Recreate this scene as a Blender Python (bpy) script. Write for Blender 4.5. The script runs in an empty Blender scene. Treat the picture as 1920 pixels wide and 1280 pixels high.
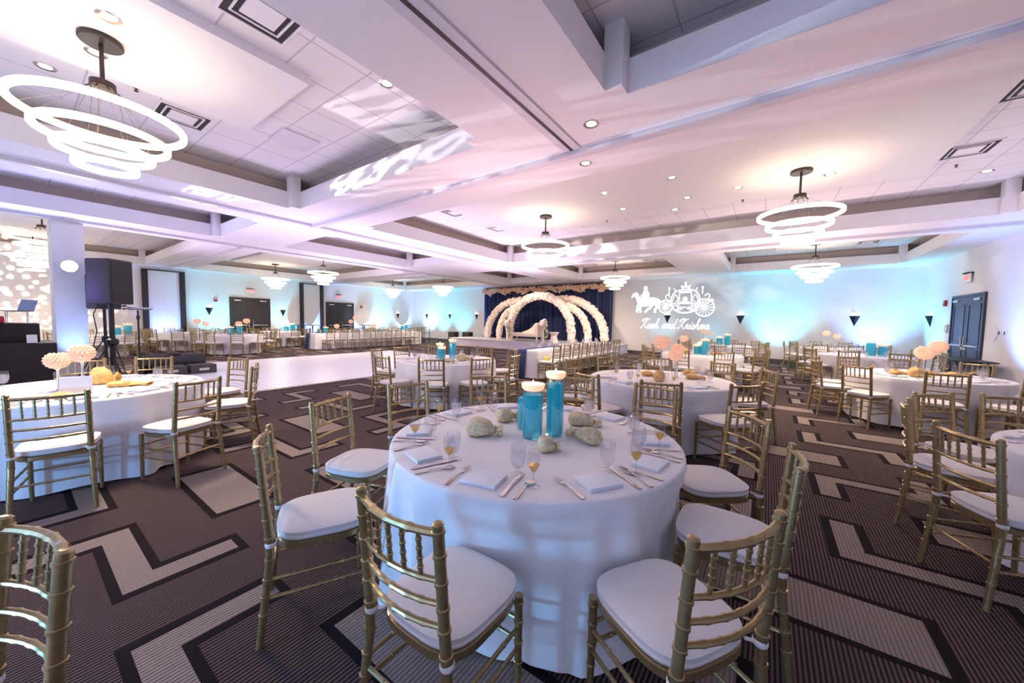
import bpy, bmesh, math, random
from mathutils import Vector, Matrix
PI = math.pi
S = bpy.context.scene
C = S.collection
rnd = random.Random(7)
def rad(d): return d * PI / 180

# ---------------------------------------------------------------- materials
def newmat(name):
    m = bpy.data.materials.new(name); m.use_nodes = True
    nt = m.node_tree; nt.nodes.clear()
    out = nt.nodes.new('ShaderNodeOutputMaterial')
    return m, nt, out
def pmat(name, col, rough=.5, metal=0., noise=0., scale=20., bump=0., bscale=200., emit=None, estr=0., spec=.5, sheen=0., col2=None):
    m, nt, out = newmat(name)
    b = nt.nodes.new('ShaderNodeBsdfPrincipled'); nt.links.new(b.outputs[0], out.inputs[0])
    b.inputs['Base Color'].default_value = (*col, 1); b.inputs['Roughness'].default_value = rough
    b.inputs['Metallic'].default_value = metal; b.inputs['Specular IOR Level'].default_value = spec
    if sheen: b.inputs['Sheen Weight'].default_value = sheen
    if emit:
        b.inputs['Emission Color'].default_value = (*emit, 1); b.inputs['Emission Strength'].default_value = estr
    if noise or bump:
        tc = nt.nodes.new('ShaderNodeTexCoord')
    if noise:
        n = nt.nodes.new('ShaderNodeTexNoise'); n.inputs['Scale'].default_value = scale; n.inputs['Detail'].default_value = 3
        nt.links.new(tc.outputs['Object'], n.inputs['Vector'])
        r = nt.nodes.new('ShaderNodeValToRGB')
        c2 = col2 or tuple(c * (1 - noise) for c in col)
        r.color_ramp.elements[0].position = .35; r.color_ramp.elements[1].position = .65
        r.color_ramp.elements[0].color = (*c2, 1); r.color_ramp.elements[1].color = (*col, 1)
        nt.links.new(n.outputs['Fac'], r.inputs[0]); nt.links.new(r.outputs[0], b.inputs['Base Color'])
    if bump:
        n = nt.nodes.new('ShaderNodeTexNoise'); n.inputs['Scale'].default_value = bscale
        nt.links.new(tc.outputs['Object'], n.inputs['Vector'])
        bp = nt.nodes.new('ShaderNodeBump'); bp.inputs['Strength'].default_value = bump; bp.inputs['Distance'].default_value = .01
        nt.links.new(n.outputs['Fac'], bp.inputs['Height']); nt.links.new(bp.outputs[0], b.inputs['Normal'])
    return m
def emat(name, col, s):
    m, nt, out = newmat(name)
    e = nt.nodes.new('ShaderNodeEmission'); e.inputs[0].default_value = (*col, 1); e.inputs[1].default_value = s
    nt.links.new(e.outputs[0], out.inputs[0]); return m
def thinglass(name, tint=(1, 1, 1), refl=1.):
    m, nt, out = newmat(name)
    t = nt.nodes.new('ShaderNodeBsdfTransparent'); t.inputs[0].default_value = (*tint, 1)
    g = nt.nodes.new('ShaderNodeBsdfGlossy'); g.inputs['Roughness'].default_value = .03
    f = nt.nodes.new('ShaderNodeLayerWeight'); f.inputs[0].default_value = .5
    pw = nt.nodes.new('ShaderNodeMath'); pw.operation = 'POWER'; pw.inputs[1].default_value = 4.; nt.links.new(f.outputs['Facing'], pw.inputs[0])
    mu = nt.nodes.new('ShaderNodeMath'); mu.operation = 'MULTIPLY_ADD'; mu.inputs[1].default_value = .65 * refl; mu.inputs[2].default_value = .09 * refl
    mx = nt.nodes.new('ShaderNodeMixShader')
    nt.links.new(pw.outputs[0], mu.inputs[0]); nt.links.new(mu.outputs[0], mx.inputs[0])
    nt.links.new(t.outputs[0], mx.inputs[1]); nt.links.new(g.outputs[0], mx.inputs[2])
    nt.links.new(mx.outputs[0], out.inputs[0]); return m
def liquid(name, dcol, tcol, fac):
    m, nt, out = newmat(name)
    t = nt.nodes.new('ShaderNodeBsdfTransparent'); t.inputs[0].default_value = (*tcol, 1)
    d0 = nt.nodes.new('ShaderNodeBsdfPrincipled'); d0.inputs['Base Color'].default_value = (*dcol, 1); d0.inputs['Roughness'].default_value = .12
    d1 = nt.nodes.new('ShaderNodeBsdfTranslucent'); d1.inputs[0].default_value = (*dcol, 1)
    d = nt.nodes.new('ShaderNodeMixShader'); d.inputs[0].default_value = .5; nt.links.new(d0.outputs[0], d.inputs[1]); nt.links.new(d1.outputs[0], d.inputs[2])
    mx = nt.nodes.new('ShaderNodeMixShader'); mx.inputs[0].default_value = fac
    nt.links.new(t.outputs[0], mx.inputs[1]); nt.links.new(d.outputs[0], mx.inputs[2])
    nt.links.new(mx.outputs[0], out.inputs[0]); return m
def ribbed(name, c1, c2, pitch, noise=.12):
    m, nt, out = newmat(name)
    b = nt.nodes.new('ShaderNodeBsdfPrincipled'); b.inputs['Roughness'].default_value = .95; b.inputs['Specular IOR Level'].default_value = .12
    nt.links.new(b.outputs[0], out.inputs[0])
    g = nt.nodes.new('ShaderNodeNewGeometry'); sx = nt.nodes.new('ShaderNodeSeparateXYZ'); nt.links.new(g.outputs['Position'], sx.inputs[0])
    a = nt.nodes.new('ShaderNodeMath'); a.operation = 'MULTIPLY'; a.inputs[1].default_value = 2 * PI / pitch; nt.links.new(sx.outputs[0], a.inputs[0])
    s = nt.nodes.new('ShaderNodeMath'); s.operation = 'SINE'; nt.links.new(a.outputs[0], s.inputs[0])
    mr = nt.nodes.new('ShaderNodeMapRange'); mr.inputs[1].default_value = -.55; mr.inputs[2].default_value = .35; nt.links.new(s.outputs[0], mr.inputs[0])
    n = nt.nodes.new('ShaderNodeTexNoise'); n.inputs['Scale'].default_value = 160; nt.links.new(g.outputs['Position'], n.inputs['Vector'])
    mx = nt.nodes.new('ShaderNodeMix'); mx.data_type = 'RGBA'; mx.inputs[6].default_value = (*c1, 1); mx.inputs[7].default_value = (*c2, 1)
    nt.links.new(mr.outputs[0], mx.inputs[0])
    m2 = nt.nodes.new('ShaderNodeMix'); m2.data_type = 'RGBA'; m2.blend_type = 'MULTIPLY'; m2.inputs[0].default_value = noise * 4
    nt.links.new(mx.outputs[2], m2.inputs[6]); nt.links.new(n.outputs['Fac'], m2.inputs[7]); nt.links.new(m2.outputs[2], b.inputs['Base Color'])
    bp = nt.nodes.new('ShaderNodeBump'); bp.inputs['Strength'].default_value = .5; bp.inputs['Distance'].default_value = .004
    nt.links.new(s.outputs[0], bp.inputs['Height']); nt.links.new(bp.outputs[0], b.inputs['Normal'])
    return m
def gridmat(name, col, line, px, py, w, ox=0., oy=0., rough=.8, spec=.3):
    m, nt, out = newmat(name)
    b = nt.nodes.new('ShaderNodeBsdfPrincipled'); b.inputs['Roughness'].default_value = rough; b.inputs['Specular IOR Level'].default_value = spec
    nt.links.new(b.outputs[0], out.inputs[0])
    g = nt.nodes.new('ShaderNodeNewGeometry'); sx = nt.nodes.new('ShaderNodeSeparateXYZ'); nt.links.new(g.outputs['Position'], sx.inputs[0])
    def ln(o, p, off):
        a = nt.nodes.new('ShaderNodeMath'); a.operation = 'ADD'; a.inputs[1].default_value = 1000 * p - off; nt.links.new(o, a.inputs[0])
        mo = nt.nodes.new('ShaderNodeMath'); mo.operation = 'MODULO'; mo.inputs[1].default_value = p; nt.links.new(a.outputs[0], mo.inputs[0])
        l = nt.nodes.new('ShaderNodeMath'); l.operation = 'LESS_THAN'; l.inputs[1].default_value = w; nt.links.new(mo.outputs[0], l.inputs[0]); return l.outputs[0]
    mxm = nt.nodes.new('ShaderNodeMath'); mxm.operation = 'MAXIMUM'
    nt.links.new(ln(sx.outputs[0], px, ox), mxm.inputs[0]); nt.links.new(ln(sx.outputs[1], py, oy), mxm.inputs[1])
    mx = nt.nodes.new('ShaderNodeMix'); mx.data_type = 'RGBA'; mx.inputs[6].default_value = (*col, 1); mx.inputs[7].default_value = (*line, 1)
    nt.links.new(mxm.outputs[0], mx.inputs[0]); nt.links.new(mx.outputs[2], b.inputs['Base Color'])
    return m
def petals(name, stops, rough=.7):
    m, nt, out = newmat(name)
    b = nt.nodes.new('ShaderNodeBsdfPrincipled'); b.inputs['Roughness'].default_value = rough
    nt.links.new(b.outputs[0], out.inputs[0])
    g = nt.nodes.new('ShaderNodeNewGeometry'); r = nt.nodes.new('ShaderNodeValToRGB'); r.color_ramp.interpolation = 'CONSTANT'
    while len(r.color_ramp.elements) < len(stops): r.color_ramp.elements.new(.5)
    for i, c in enumerate(stops):
        r.color_ramp.elements[i].position = i / len(stops); r.color_ramp.elements[i].color = (*c, 1)
    nt.links.new(g.outputs['Random Per Island'], r.inputs[0]); nt.links.new(r.outputs[0], b.inputs['Base Color'])
    return m
M = dict(
    soffit=pmat('ceiling_paint', (.84, .82, .84), .75, bump=.02, bscale=60),
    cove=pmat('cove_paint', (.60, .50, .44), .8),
    wall=pmat('wall_paint', (.80, .78, .78), .8, bump=.02, bscale=80),
    tile=gridmat('ceiling_tile', (.80, .78, .80), (.56, .53, .57), .61, .61, .018, -5.37 + .305, .63),
    track=pmat('dark_track', (.03, .025, .03), .5),
    trackpaint=pmat('track_paint', (.66, .64, .70), .5),
    base=pmat('baseboard_vinyl', (.10, .09, .10), .5),
    carpet=ribbed('carpet_field', (.028, .019, .021), (.165, .115, .115), .0200),
    cblack=pmat('carpet_black', (.014, .010, .012), .95, spec=.1),
    cbeige=ribbed('carpet_beige', (.26, .205, .185), (.40, .325, .295), .0200),
    gold=pmat('gold_paint', (.44, .325, .16), .30, metal=.74, noise=.18, scale=45),
    cushion=pmat('cushion_fabric', (.74, .71, .71), .85, bump=.06, bscale=500, sheen=.2),
    linen=pmat('table_linen', (.80, .79, .82), .75, bump=.05, bscale=700, sheen=.15),
    napkin=pmat('napkin_linen', (.80, .84, .92), .8, bump=.05, bscale=700),
    navy=pmat('navy_satin', (.014, .026, .12), .45),
    drape=pmat('navy_drape', (.026, .040, .14), .6, sheen=.05),
    steel=pmat('cutlery_steel', (.62, .58, .58), .22, metal=1.),
    glass=thinglass('clear_glass', (.94, .94, .955)),
    vglass=thinglass('vase_glass', (.93, .99, 1.), 1.),
    juice=liquid('amber_juice', (.78, .56, .18), (1., .86, .50), .5),
    water=liquid('blue_water', (.0, .70, .88), (.40, .95, 1.), .66),
    ice=liquid('iced_water', (.85, .85, .88), (.97, .97, .98), .28),
    wax=pmat('candle_wax', (.90, .62, .44), .5, emit=(1, .50, .27), estr=.45),  # flame glow put into the wax as weak emission
    flame=emat('flame', (1, .72, .38), 16.),
    lace=pmat('gold_lace', (.80, .68, .44), .75, noise=.5, scale=60, bump=.35, bscale=120, col2=(.52, .47, .30)),
    orange=pmat('gold_organza', (.85, .55, .20), .6, noise=.35, scale=30, bump=.3, bscale=60),
    crystal=pmat('crystal_beads', (.86, .60, .46), .08, emit=(1, .55, .32), estr=.13),  # emission stands in for a tealight glowing inside the beads
    silver=pmat('silver_stem', (.80, .74, .72), .2, metal=.9),
    bronze=pmat('dark_bronze', (.055, .042, .038), .45, metal=.5),
    wire=pmat('wire', (.20, .17, .16), .5, metal=.4),
    ring=emat('ring_tube', (1, .78, .52), 4.8),
    down=emat('downlight_lens', (1, .86, .66), 16.),
    dtrim=pmat('downlight_trim', (.62, .56, .50), .25, metal=.8),
    dark=pmat('black_slot', (.03, .027, .03), .7),
    white=pmat('white_plastic', (.82, .82, .84), .4),
    black=pmat('black_plastic', (.018, .017, .019), .5),
    bcloth=pmat('black_cloth', (.020, .014, .016), .8),
    speaker=pmat('speaker_paint', (.055, .045, .045), .6, bump=.1, bscale=200),
    wood=pmat('dark_door', (.030, .026, .030), .45, noise=.25, scale=12),
    bluereflect=pmat('door_blue_black', (.028, .042, .075), .4, noise=.25, scale=12),  # blue reflections put into the dark door colour
    handle=pmat('door_metal', (.65, .63, .62), .3, metal=.9),
    red=pmat('alarm_red', (.45, .015, .03), .4),
    exit=emat('exit_red', (1., .05, .04), 2.4),
    sconce=pmat('sconce_metal', (.014, .018, .026), .35, metal=.3),
    sglow=emat('sconce_lens', (1, .95, .88), 3.),
    floor=gridmat('dance_panel', (.93, .91, .94), (.62, .58, .66), .152, .152, .022, rough=.28, spec=.5),
    stage=pmat('stage_vinyl', (.82, .79, .82), .3),
    skirt=pmat('stage_skirt', (.78, .72, .82), .7),
    flower=petals('blossoms', [(.86, .72, .66), (.92, .82, .76), (.80, .62, .58), (.93, .86, .82), (.88, .76, .66)]),
    garland=petals('garland_blossoms', [(.80, .48, .34), (.88, .66, .42), (.72, .42, .36), (.90, .72, .56), (.80, .56, .30)]),
    leaf=petals('leaves', [(.16, .24, .09), (.26, .33, .14), (.62, .58, .40), (.80, .74, .62)]),
    ivory=pmat('ivory_upholstery', (.86, .74, .66), .6, bump=.05, bscale=300),
    proj=pmat('painted_projection', (.98, .98, 1.), .9, emit=(.9, .95, 1), estr=.55),
    screen=pmat('laptop_lid_blue_lit', (.30, .42, .75), .35),  # blue light falling on the lid put into its colour
    blue=emat('blue_led', (.1, .15, 1), 2.),
    yellow=pmat('yellow_paper', (.85, .62, .12), .6),
    card=pmat('card_paper', (.82, .80, .84), .6),
    teal=pmat('teal_strip', (.1, .75, .72), .4, emit=(.1, .9, .85), estr=.6),
)
# ---------------------------------------------------------------- mesh helpers
def mesh(bm, name, mats, smooth=True):
    bmesh.ops.recalc_face_normals(bm, faces=bm.faces)
    me = bpy.data.meshes.new(name); bm.to_mesh(me); bm.free()
    for m in (mats if isinstance(mats, (list, tuple)) else [mats]): me.materials.append(M[m])
    if smooth:
        for p in me.polygons: p.use_smooth = True
        try: me.set_sharp_from_angle(angle=rad(38))
        except Exception: pass
    return me
def put(name, me, parent=None, loc=(0, 0, 0), rz=0.):
    o = bpy.data.objects.new(name, me); C.objects.link(o); o.location = loc; o.rotation_euler = (0, 0, rz)
    if parent: o.parent = parent
    return o
def ob(name, bm, mats, parent=None, smooth=True, loc=(0, 0, 0), rz=0.):
    return put(name, mesh(bm, name, mats, smooth), parent, loc, rz)
def tag(o, label, cat, group=None, kind=None):
    if label: o['label'] = label
    if cat: o['category'] = cat
    if group: o['group'] = group
    if kind: o['kind'] = kind
    return o
def empty(name, label, cat, loc=(0, 0, 0), rz=0., group=None):
    o = bpy.data.objects.new(name, None); C.objects.link(o); o.location = loc; o.rotation_euler = (0, 0, rz)
    o.empty_display_size = .1
    return tag(o, label, cat, group)
def struct(o, label=None):
    o['kind'] = 'structure'
    if label: o['label'] = label
    return o
def box(bm, x0, x1, y0, y1, z0, z1, mi=0, bev=0.):
    b2 = bmesh.new() if bev else bm
    v = [b2.verts.new(p) for p in ((x0, y0, z0), (x1, y0, z0), (x1, y1, z0), (x0, y1, z0), (x0, y0, z1), (x1, y0, z1), (x1, y1, z1), (x0, y1, z1))]
    fs = [b2.faces.new([v[i] for i in f]) for f in ((3, 2, 1, 0), (4, 5, 6, 7), (0, 1, 5, 4), (1, 2, 6, 5), (2, 3, 7, 6), (3, 0, 4, 7))]
    for f in fs: f.material_index = mi
    if bev:
        bmesh.ops.bevel(b2, geom=list(b2.edges), offset=bev, segments=2, affect='EDGES', profile=.5)
        merge(bm, b2, mi)
    return bm
def merge(bm, b2, mi=None, mat=None):
    if mat is not None: bmesh.ops.transform(b2, matrix=mat, verts=b2.verts)
    vm = {v: bm.verts.new(v.co) for v in b2.verts}
    for f in b2.faces:
        try:
            nf = bm.faces.new([vm[v] for v in f.verts]); nf.material_index = f.material_index if mi is None else mi
        except ValueError: pass
    b2.free()
def quad(bm, pts, mi=0):
    f = bm.faces.new([bm.verts.new(p) for p in pts]); f.material_index = mi; return f
def lathe(bm, prof, n=16, c=(0, 0, 0), mi=0, cap=True):
    rings = []
    for r, z in prof:
        if r < 1e-5: rings.append([bm.verts.new((c[0], c[1], c[2] + z))])
        else: rings.append([bm.verts.new((c[0] + r * math.cos(2 * PI * i / n), c[1] + r * math.sin(2 * PI * i / n), c[2] + z)) for i in range(n)])
    for a, b in zip(rings, rings[1:]):
        for i in range(n):
            j = (i + 1) % n
            if len(a) == 1 and len(b) == 1: continue
            if len(a) == 1: vs = [a[0], b[i], b[j]]
            elif len(b) == 1: vs = [a[i], a[j], b[0]]
            else: vs = [a[i], a[j], b[j], b[i]]
            bm.faces.new(vs).material_index = mi
    if cap:
        for r in (rings[0], rings[-1]):
            if len(r) > 1: bm.faces.new(r).material_index = mi
    return bm
def tube(bm, pts, r, n=8, closed=False, mi=0, cap=True):
    P = [Vector(p) for p in pts]; R = r if isinstance(r, (list, tuple)) else [r] * len(P)
    k = len(P); rings = []; up = None
    for i in range(k):
        t = (P[(i + 1) % k] - P[i - 1]) if closed else (P[min(i + 1, k - 1)] - P[max(i - 1, 0)])
        t.normalize()
        if up is None:
            up = Vector((0, 0, 1)) if abs(t.z) < .9 else Vector((1, 0, 0))
        a = (up - t * up.dot(t)).normalized(); b = t.cross(a); up = a
        rings.append([bm.verts.new(P[i] + (a * math.cos(2 * PI * j / n) + b * math.sin(2 * PI * j / n)) * R[i]) for j in range(n)])
    for i in range(k if closed else k - 1):
        A, B = rings[i], rings[(i + 1) % k]
        for j in range(n): bm.faces.new([A[j], A[(j + 1) % n], B[(j + 1) % n], B[j]]).material_index = mi
    if cap and not closed: bm.faces.new(rings[0]).material_index = mi; bm.faces.new(rings[-1]).material_index = mi
    return bm
def prism(bm, poly, y0, y1, mi=0, axis='y'):
    def P(a, b, t): return (a, t, b) if axis == 'y' else ((t, a, b) if axis == 'x' else (a, b, t))
    A = [bm.verts.new(P(x, z, y0)) for x, z in poly]; B = [bm.verts.new(P(x, z, y1)) for x, z in poly]; n = len(poly)
    bm.faces.new(A).material_index = mi; bm.faces.new(B[::-1]).material_index = mi
    for i in range(n): bm.faces.new([A[i], B[i], B[(i + 1) % n], A[(i + 1) % n]]).material_index = mi
    return bm
def bamboo(bm, p, q, r0, r1, nodes, rr=1.22, w=.006, n=10):
    """a turned pole from p to q with raised rings at the given fractions"""
    p, q = Vector(p), Vector(q); L = (q - p).length; pts, rs = [p], [r0]
    for f in sorted(nodes):
        r = r0 + (r1 - r0) * f
        for d, k in ((-w, 1.), (-w * .6, rr), (w * .6, rr), (w, 1.)):
            pts.append(p + (q - p) * min(1, max(0, f + d / L))); rs.append(r * k)
    pts.append(q); rs.append(r1)
    P2, R2 = [pts[0]], [rs[0]]
    for a, b in zip(pts[1:], rs[1:]):
        if (a - P2[-1]).length > 1e-4: P2.append(a); R2.append(b)
    return tube(bm, P2, R2, n)
HOURS = ['twelve', 'one', 'two', 'three', 'four', 'five', 'six', 'seven', 'eight', 'nine', 'ten', 'eleven']
def clock(cx, cy, x, y):
    """clock position round a table as seen from the camera: six is nearest"""
    a = math.atan2(y - cy, x - cx) - math.atan2(-cy, -cx)
    h = (6 - a / (PI / 6)) % 12; h2 = round(h * 2) / 2 % 12
    return (f"half past {HOURS[int(h2) % 12]}" if h2 % 1 else f"{HOURS[int(h2)]} o'clock")

# ---------------------------------------------------------------- room shell
ZS, ZF, ZU, ZC = 3.66, 3.98, 4.25, 4.15       # soffit, cove lip, tile ceiling, hung panel
XL, XR, YB, YN = -22.7, 4.42, 18.6, -3.6
# trays: x0,x1,y0,y1 openings in the soffit
TR = [(-1.34, 3.66, -2.3, 3.47), (-7.84, -2.92, -2.3, 3.47), (-7.9, 3.6, 5.03, 10.9), (-1.36, 3.6, 12.5, 17.4), (-7.9, -2.95, 12.5, 17.0),
      (-12.35, -9.49, -2.3, 3.45), (-12.35, -9.49, 5.0, 9.9), (-12.35, -9.49, 12.5, 17.0),
      (-22.0, -13.75, -2.3, 3.55), (-22.0, -13.75, 5.0, 10.9), (-22.0, -13.75, 12.5, 17.2)]
xs = sorted({XL - .3, XR + .3, *[t[0] for t in TR], *[t[1] for t in TR]}); ys = sorted({YN, YB + .3, *[t[2] for t in TR], *[t[3] for t in TR]})
bm = bmesh.new()
for a, b in zip(xs, xs[1:]):
    for c, d in zip(ys, ys[1:]):
        mx, my = (a + b) / 2, (c + d) / 2
        if any(t[0] < mx < t[1] and t[2] < my < t[3] for t in TR): continue
        quad(bm, [(a, c, ZS), (b, c, ZS), (b, d, ZS), (a, d, ZS)])
bmesh.ops.remove_doubles(bm, verts=bm.verts, dist=1e-4)
LIP, CV = .05, .34
for i, (a, b, c, d) in enumerate(TR):
    # fascia with thickness, corner pilasters, cove ledge, recess wall, tile ceiling
    box(bm, a - LIP, a, c - LIP, d + LIP, ZS + .002, ZF); box(bm, b, b + LIP, c - LIP, d + LIP, ZS + .002, ZF)
    box(bm, a, b, c - LIP, c, ZS + .002, ZF); box(bm, a, b, d, d + LIP, ZS + .002, ZF)
    for sx, X in ((1, a), (-1, b)):
        for sy, Y in ((1, c), (-1, d)):
            x0, x1 = sorted((X - sx * .02, X + sx * .16)); y0, y1 = sorted((Y - sy * .02, Y + sy * .16))
            box(bm, x0, x1, y0, y1, ZS - .001, ZU)
    A, B, C_, D = a - CV, b + CV, c - CV, d + CV
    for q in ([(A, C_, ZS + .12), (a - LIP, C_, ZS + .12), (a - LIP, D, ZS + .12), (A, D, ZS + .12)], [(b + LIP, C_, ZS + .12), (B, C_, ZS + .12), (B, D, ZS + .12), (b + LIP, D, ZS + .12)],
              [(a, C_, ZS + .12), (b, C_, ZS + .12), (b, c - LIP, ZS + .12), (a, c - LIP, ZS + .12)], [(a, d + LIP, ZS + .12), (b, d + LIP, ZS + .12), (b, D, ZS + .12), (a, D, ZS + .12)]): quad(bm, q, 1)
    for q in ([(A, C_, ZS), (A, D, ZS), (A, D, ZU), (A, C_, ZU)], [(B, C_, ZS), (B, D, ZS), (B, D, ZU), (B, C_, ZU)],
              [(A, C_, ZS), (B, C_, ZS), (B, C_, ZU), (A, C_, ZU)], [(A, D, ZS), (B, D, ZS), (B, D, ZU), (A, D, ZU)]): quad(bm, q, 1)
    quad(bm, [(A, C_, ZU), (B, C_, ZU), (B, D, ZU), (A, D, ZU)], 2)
# hung plaster panels around the lamps
CL = [(-6.15, -4.38, -.84, 2.10), (-6.4, 2.07, 5.45, 9.25), (.1, 2.2, 13.7, 16.2), (-6.5, -4.4, 13.7, 16.0), (-21.3, -14.5, -.8, 2.1), (-21.3, -14.5, 6.4, 9.3), (-21.3, -14.5, 13.6, 16.1)]
for a, b, c, d in CL: box(bm, a, b, c, d, ZC, ZU - .001, 3)
struct(ob('ceiling', bm, ['soffit', 'cove', 'tile', 'soffit'], smooth=False), 'white coffered ceiling with recessed trays')
# partition tracks
def track(n, x0, x1, y0, y1, w=.11):
    bm = bmesh.new()
    if x1 - x0 > y1 - y0:
        c = (y0 + y1) / 2; box(bm, x0, x1, c - .05, c + .07, ZS - .075, ZS - .001); box(bm, x0, x1, c - .066, c - .0505, ZS - .022, ZS - .001, 1)
    else:
        c = (x0 + x1) / 2; dp = .022 if n == 1 else .055; w = .11 if n == 1 else .05; box(bm, c - w, c + w, y0, y1, ZS - dp, ZS - .001)
        if n == 1: box(bm, c - .018, c + .018, y0, y1, ZS - .026, ZS - .0215, 2)
    struct(ob('trim_%d' % n, bm, ['trackpaint', 'soffit', 'track'], smooth=False), 'folding wall track in the ceiling')
track(1, -2.17, -2.01, YN, 4.16); track(2, -8.75, XR, 4.16, 4.28); track(3, -8.78, -8.66, YN, 17.0); track(4, -13.2, -13.06, YN, 17.0)
track(5, -8.6, XR, 11.66, 11.78); track(6, XL, -13.25, 4.16, 4.28); track(7, XL, -13.25, 11.66, 11.78)
# walls
bm = bmesh.new(); quad(bm, [(XL, YN, 0), (XL, YB + .2, 0), (XL, YB + .2, ZS + .05), (XL, YN, ZS + .05)]); struct(ob('wall_left', bm, 'wall'), 'white left wall washed with blue and cyan light')
bm = bmesh.new(); quad(bm, [(XL - .2, YB, 0), (XR + .2, YB, 0), (XR + .2, YB, ZS + .05), (XL - .2, YB, ZS + .05)]); struct(ob('wall_back', bm, 'wall'), 'white far wall washed with blue and cyan light')
bm = bmesh.new(); quad(bm, [(XL - .2, YN + .01, 0), (XR + .2, YN + .01, 0), (XR + .2, YN + .01, ZS + .05), (XL - .2, YN + .01, ZS + .05)]); struct(ob('wall_near', bm, 'wall'), 'white wall behind the camera')
bm = bmesh.new(); quad(bm, [(XR, YN, 0), (XR, YB + .2, 0), (XR, YB + .2, ZS + .05), (XR, YN, ZS + .05)]); struct(ob('wall_right', bm, 'wall'), 'white right wall with double door')
bm = bmesh.new(); box(bm, XL, XL + .014, YN, YB, 0, .11); struct(ob('baseboard_left', bm, 'base', smooth=False))
bm = bmesh.new(); box(bm, XL + .014, XR - .014, YB - .014, YB, 0, .11); struct(ob('baseboard_back', bm, 'base', smooth=False))
bm = bmesh.new(); box(bm, XR - .014, XR, YN, YB, 0, .11); struct(ob('baseboard_right', bm, 'base', smooth=False))
# column beside the music booth
bm = bmesh.new(); box(bm, -14.5, -13.2, .66, 1.14, 0, ZS); struct(ob('wall_pier', bm, 'wall', smooth=False), 'square white pier lit blue behind the speaker')
# carpet
bm = bmesh.new(); quad(bm, [(XL - .2, YN, 0), (XR + .2, YN, 0), (XR + .2, YB + .2, 0), (XL - .2, YB + .2, 0)])
PX, PY, BX, BY = 2.72, 2.86, .058, .045
MOT = [[(-.31, .72, 2.31, 2.68)], [(.46, 1.32, 3.13, 3.27), (.46, .60, 3.13, 3.68), (1.18, 1.32, 2.77, 3.27)], [(.46, 1.32, 4.60, 4.74), (.46, .60, 4.20, 4.74), (1.18, 1.32, 4.60, 5.12)]]
CELLS = []      # each motif cut into cells that never overlap: (x0, x1, y0, y1, material)
for rec in MOT:
    ux = sorted({v for r in rec for v in (r[0] - BX, r[0], r[1], r[1] + BX)}); uy = sorted({v for r in rec for v in (r[2] - BY, r[2], r[3], r[3] + BY)})
    for a, b in zip(ux, ux[1:]):
        for c, d in zip(uy, uy[1:]):
            mx, my = (a + b) / 2, (c + d) / 2
            if any(r[0] < mx < r[1] and r[2] < my < r[3] for r in rec): CELLS.append((a, b, c, d, 2))
            elif any(r[0] - BX < mx < r[1] + BX and r[2] - BY < my < r[3] + BY for r in rec): CELLS.append((a, b, c, d, 1))
for i in range(-10, 4):
    for j in range(-4, 7):
        for h in (0, 1):
            ox, oy = PX * (i + h / 2), PY * (j + h / 2)
            for a, b, c, d, m in CELLS:
                X0, X1, Y0, Y1 = max(a + ox, XL + .02), min(b + ox, XR - .02), max(c + oy, YN + .02), min(d + oy, YB - .02)
                if X1 - X0 < .002 or Y1 - Y0 < .002: continue
                quad(bm, [(X0, Y0, .0012), (X1, Y0, .0012), (X1, Y1, .0012), (X0, Y1, .0012)], m)
struct(ob('floor', bm, ['carpet', 'cblack', 'cbeige'], smooth=False), 'brown ribbed carpet with beige and black zigzag blocks')

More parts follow.
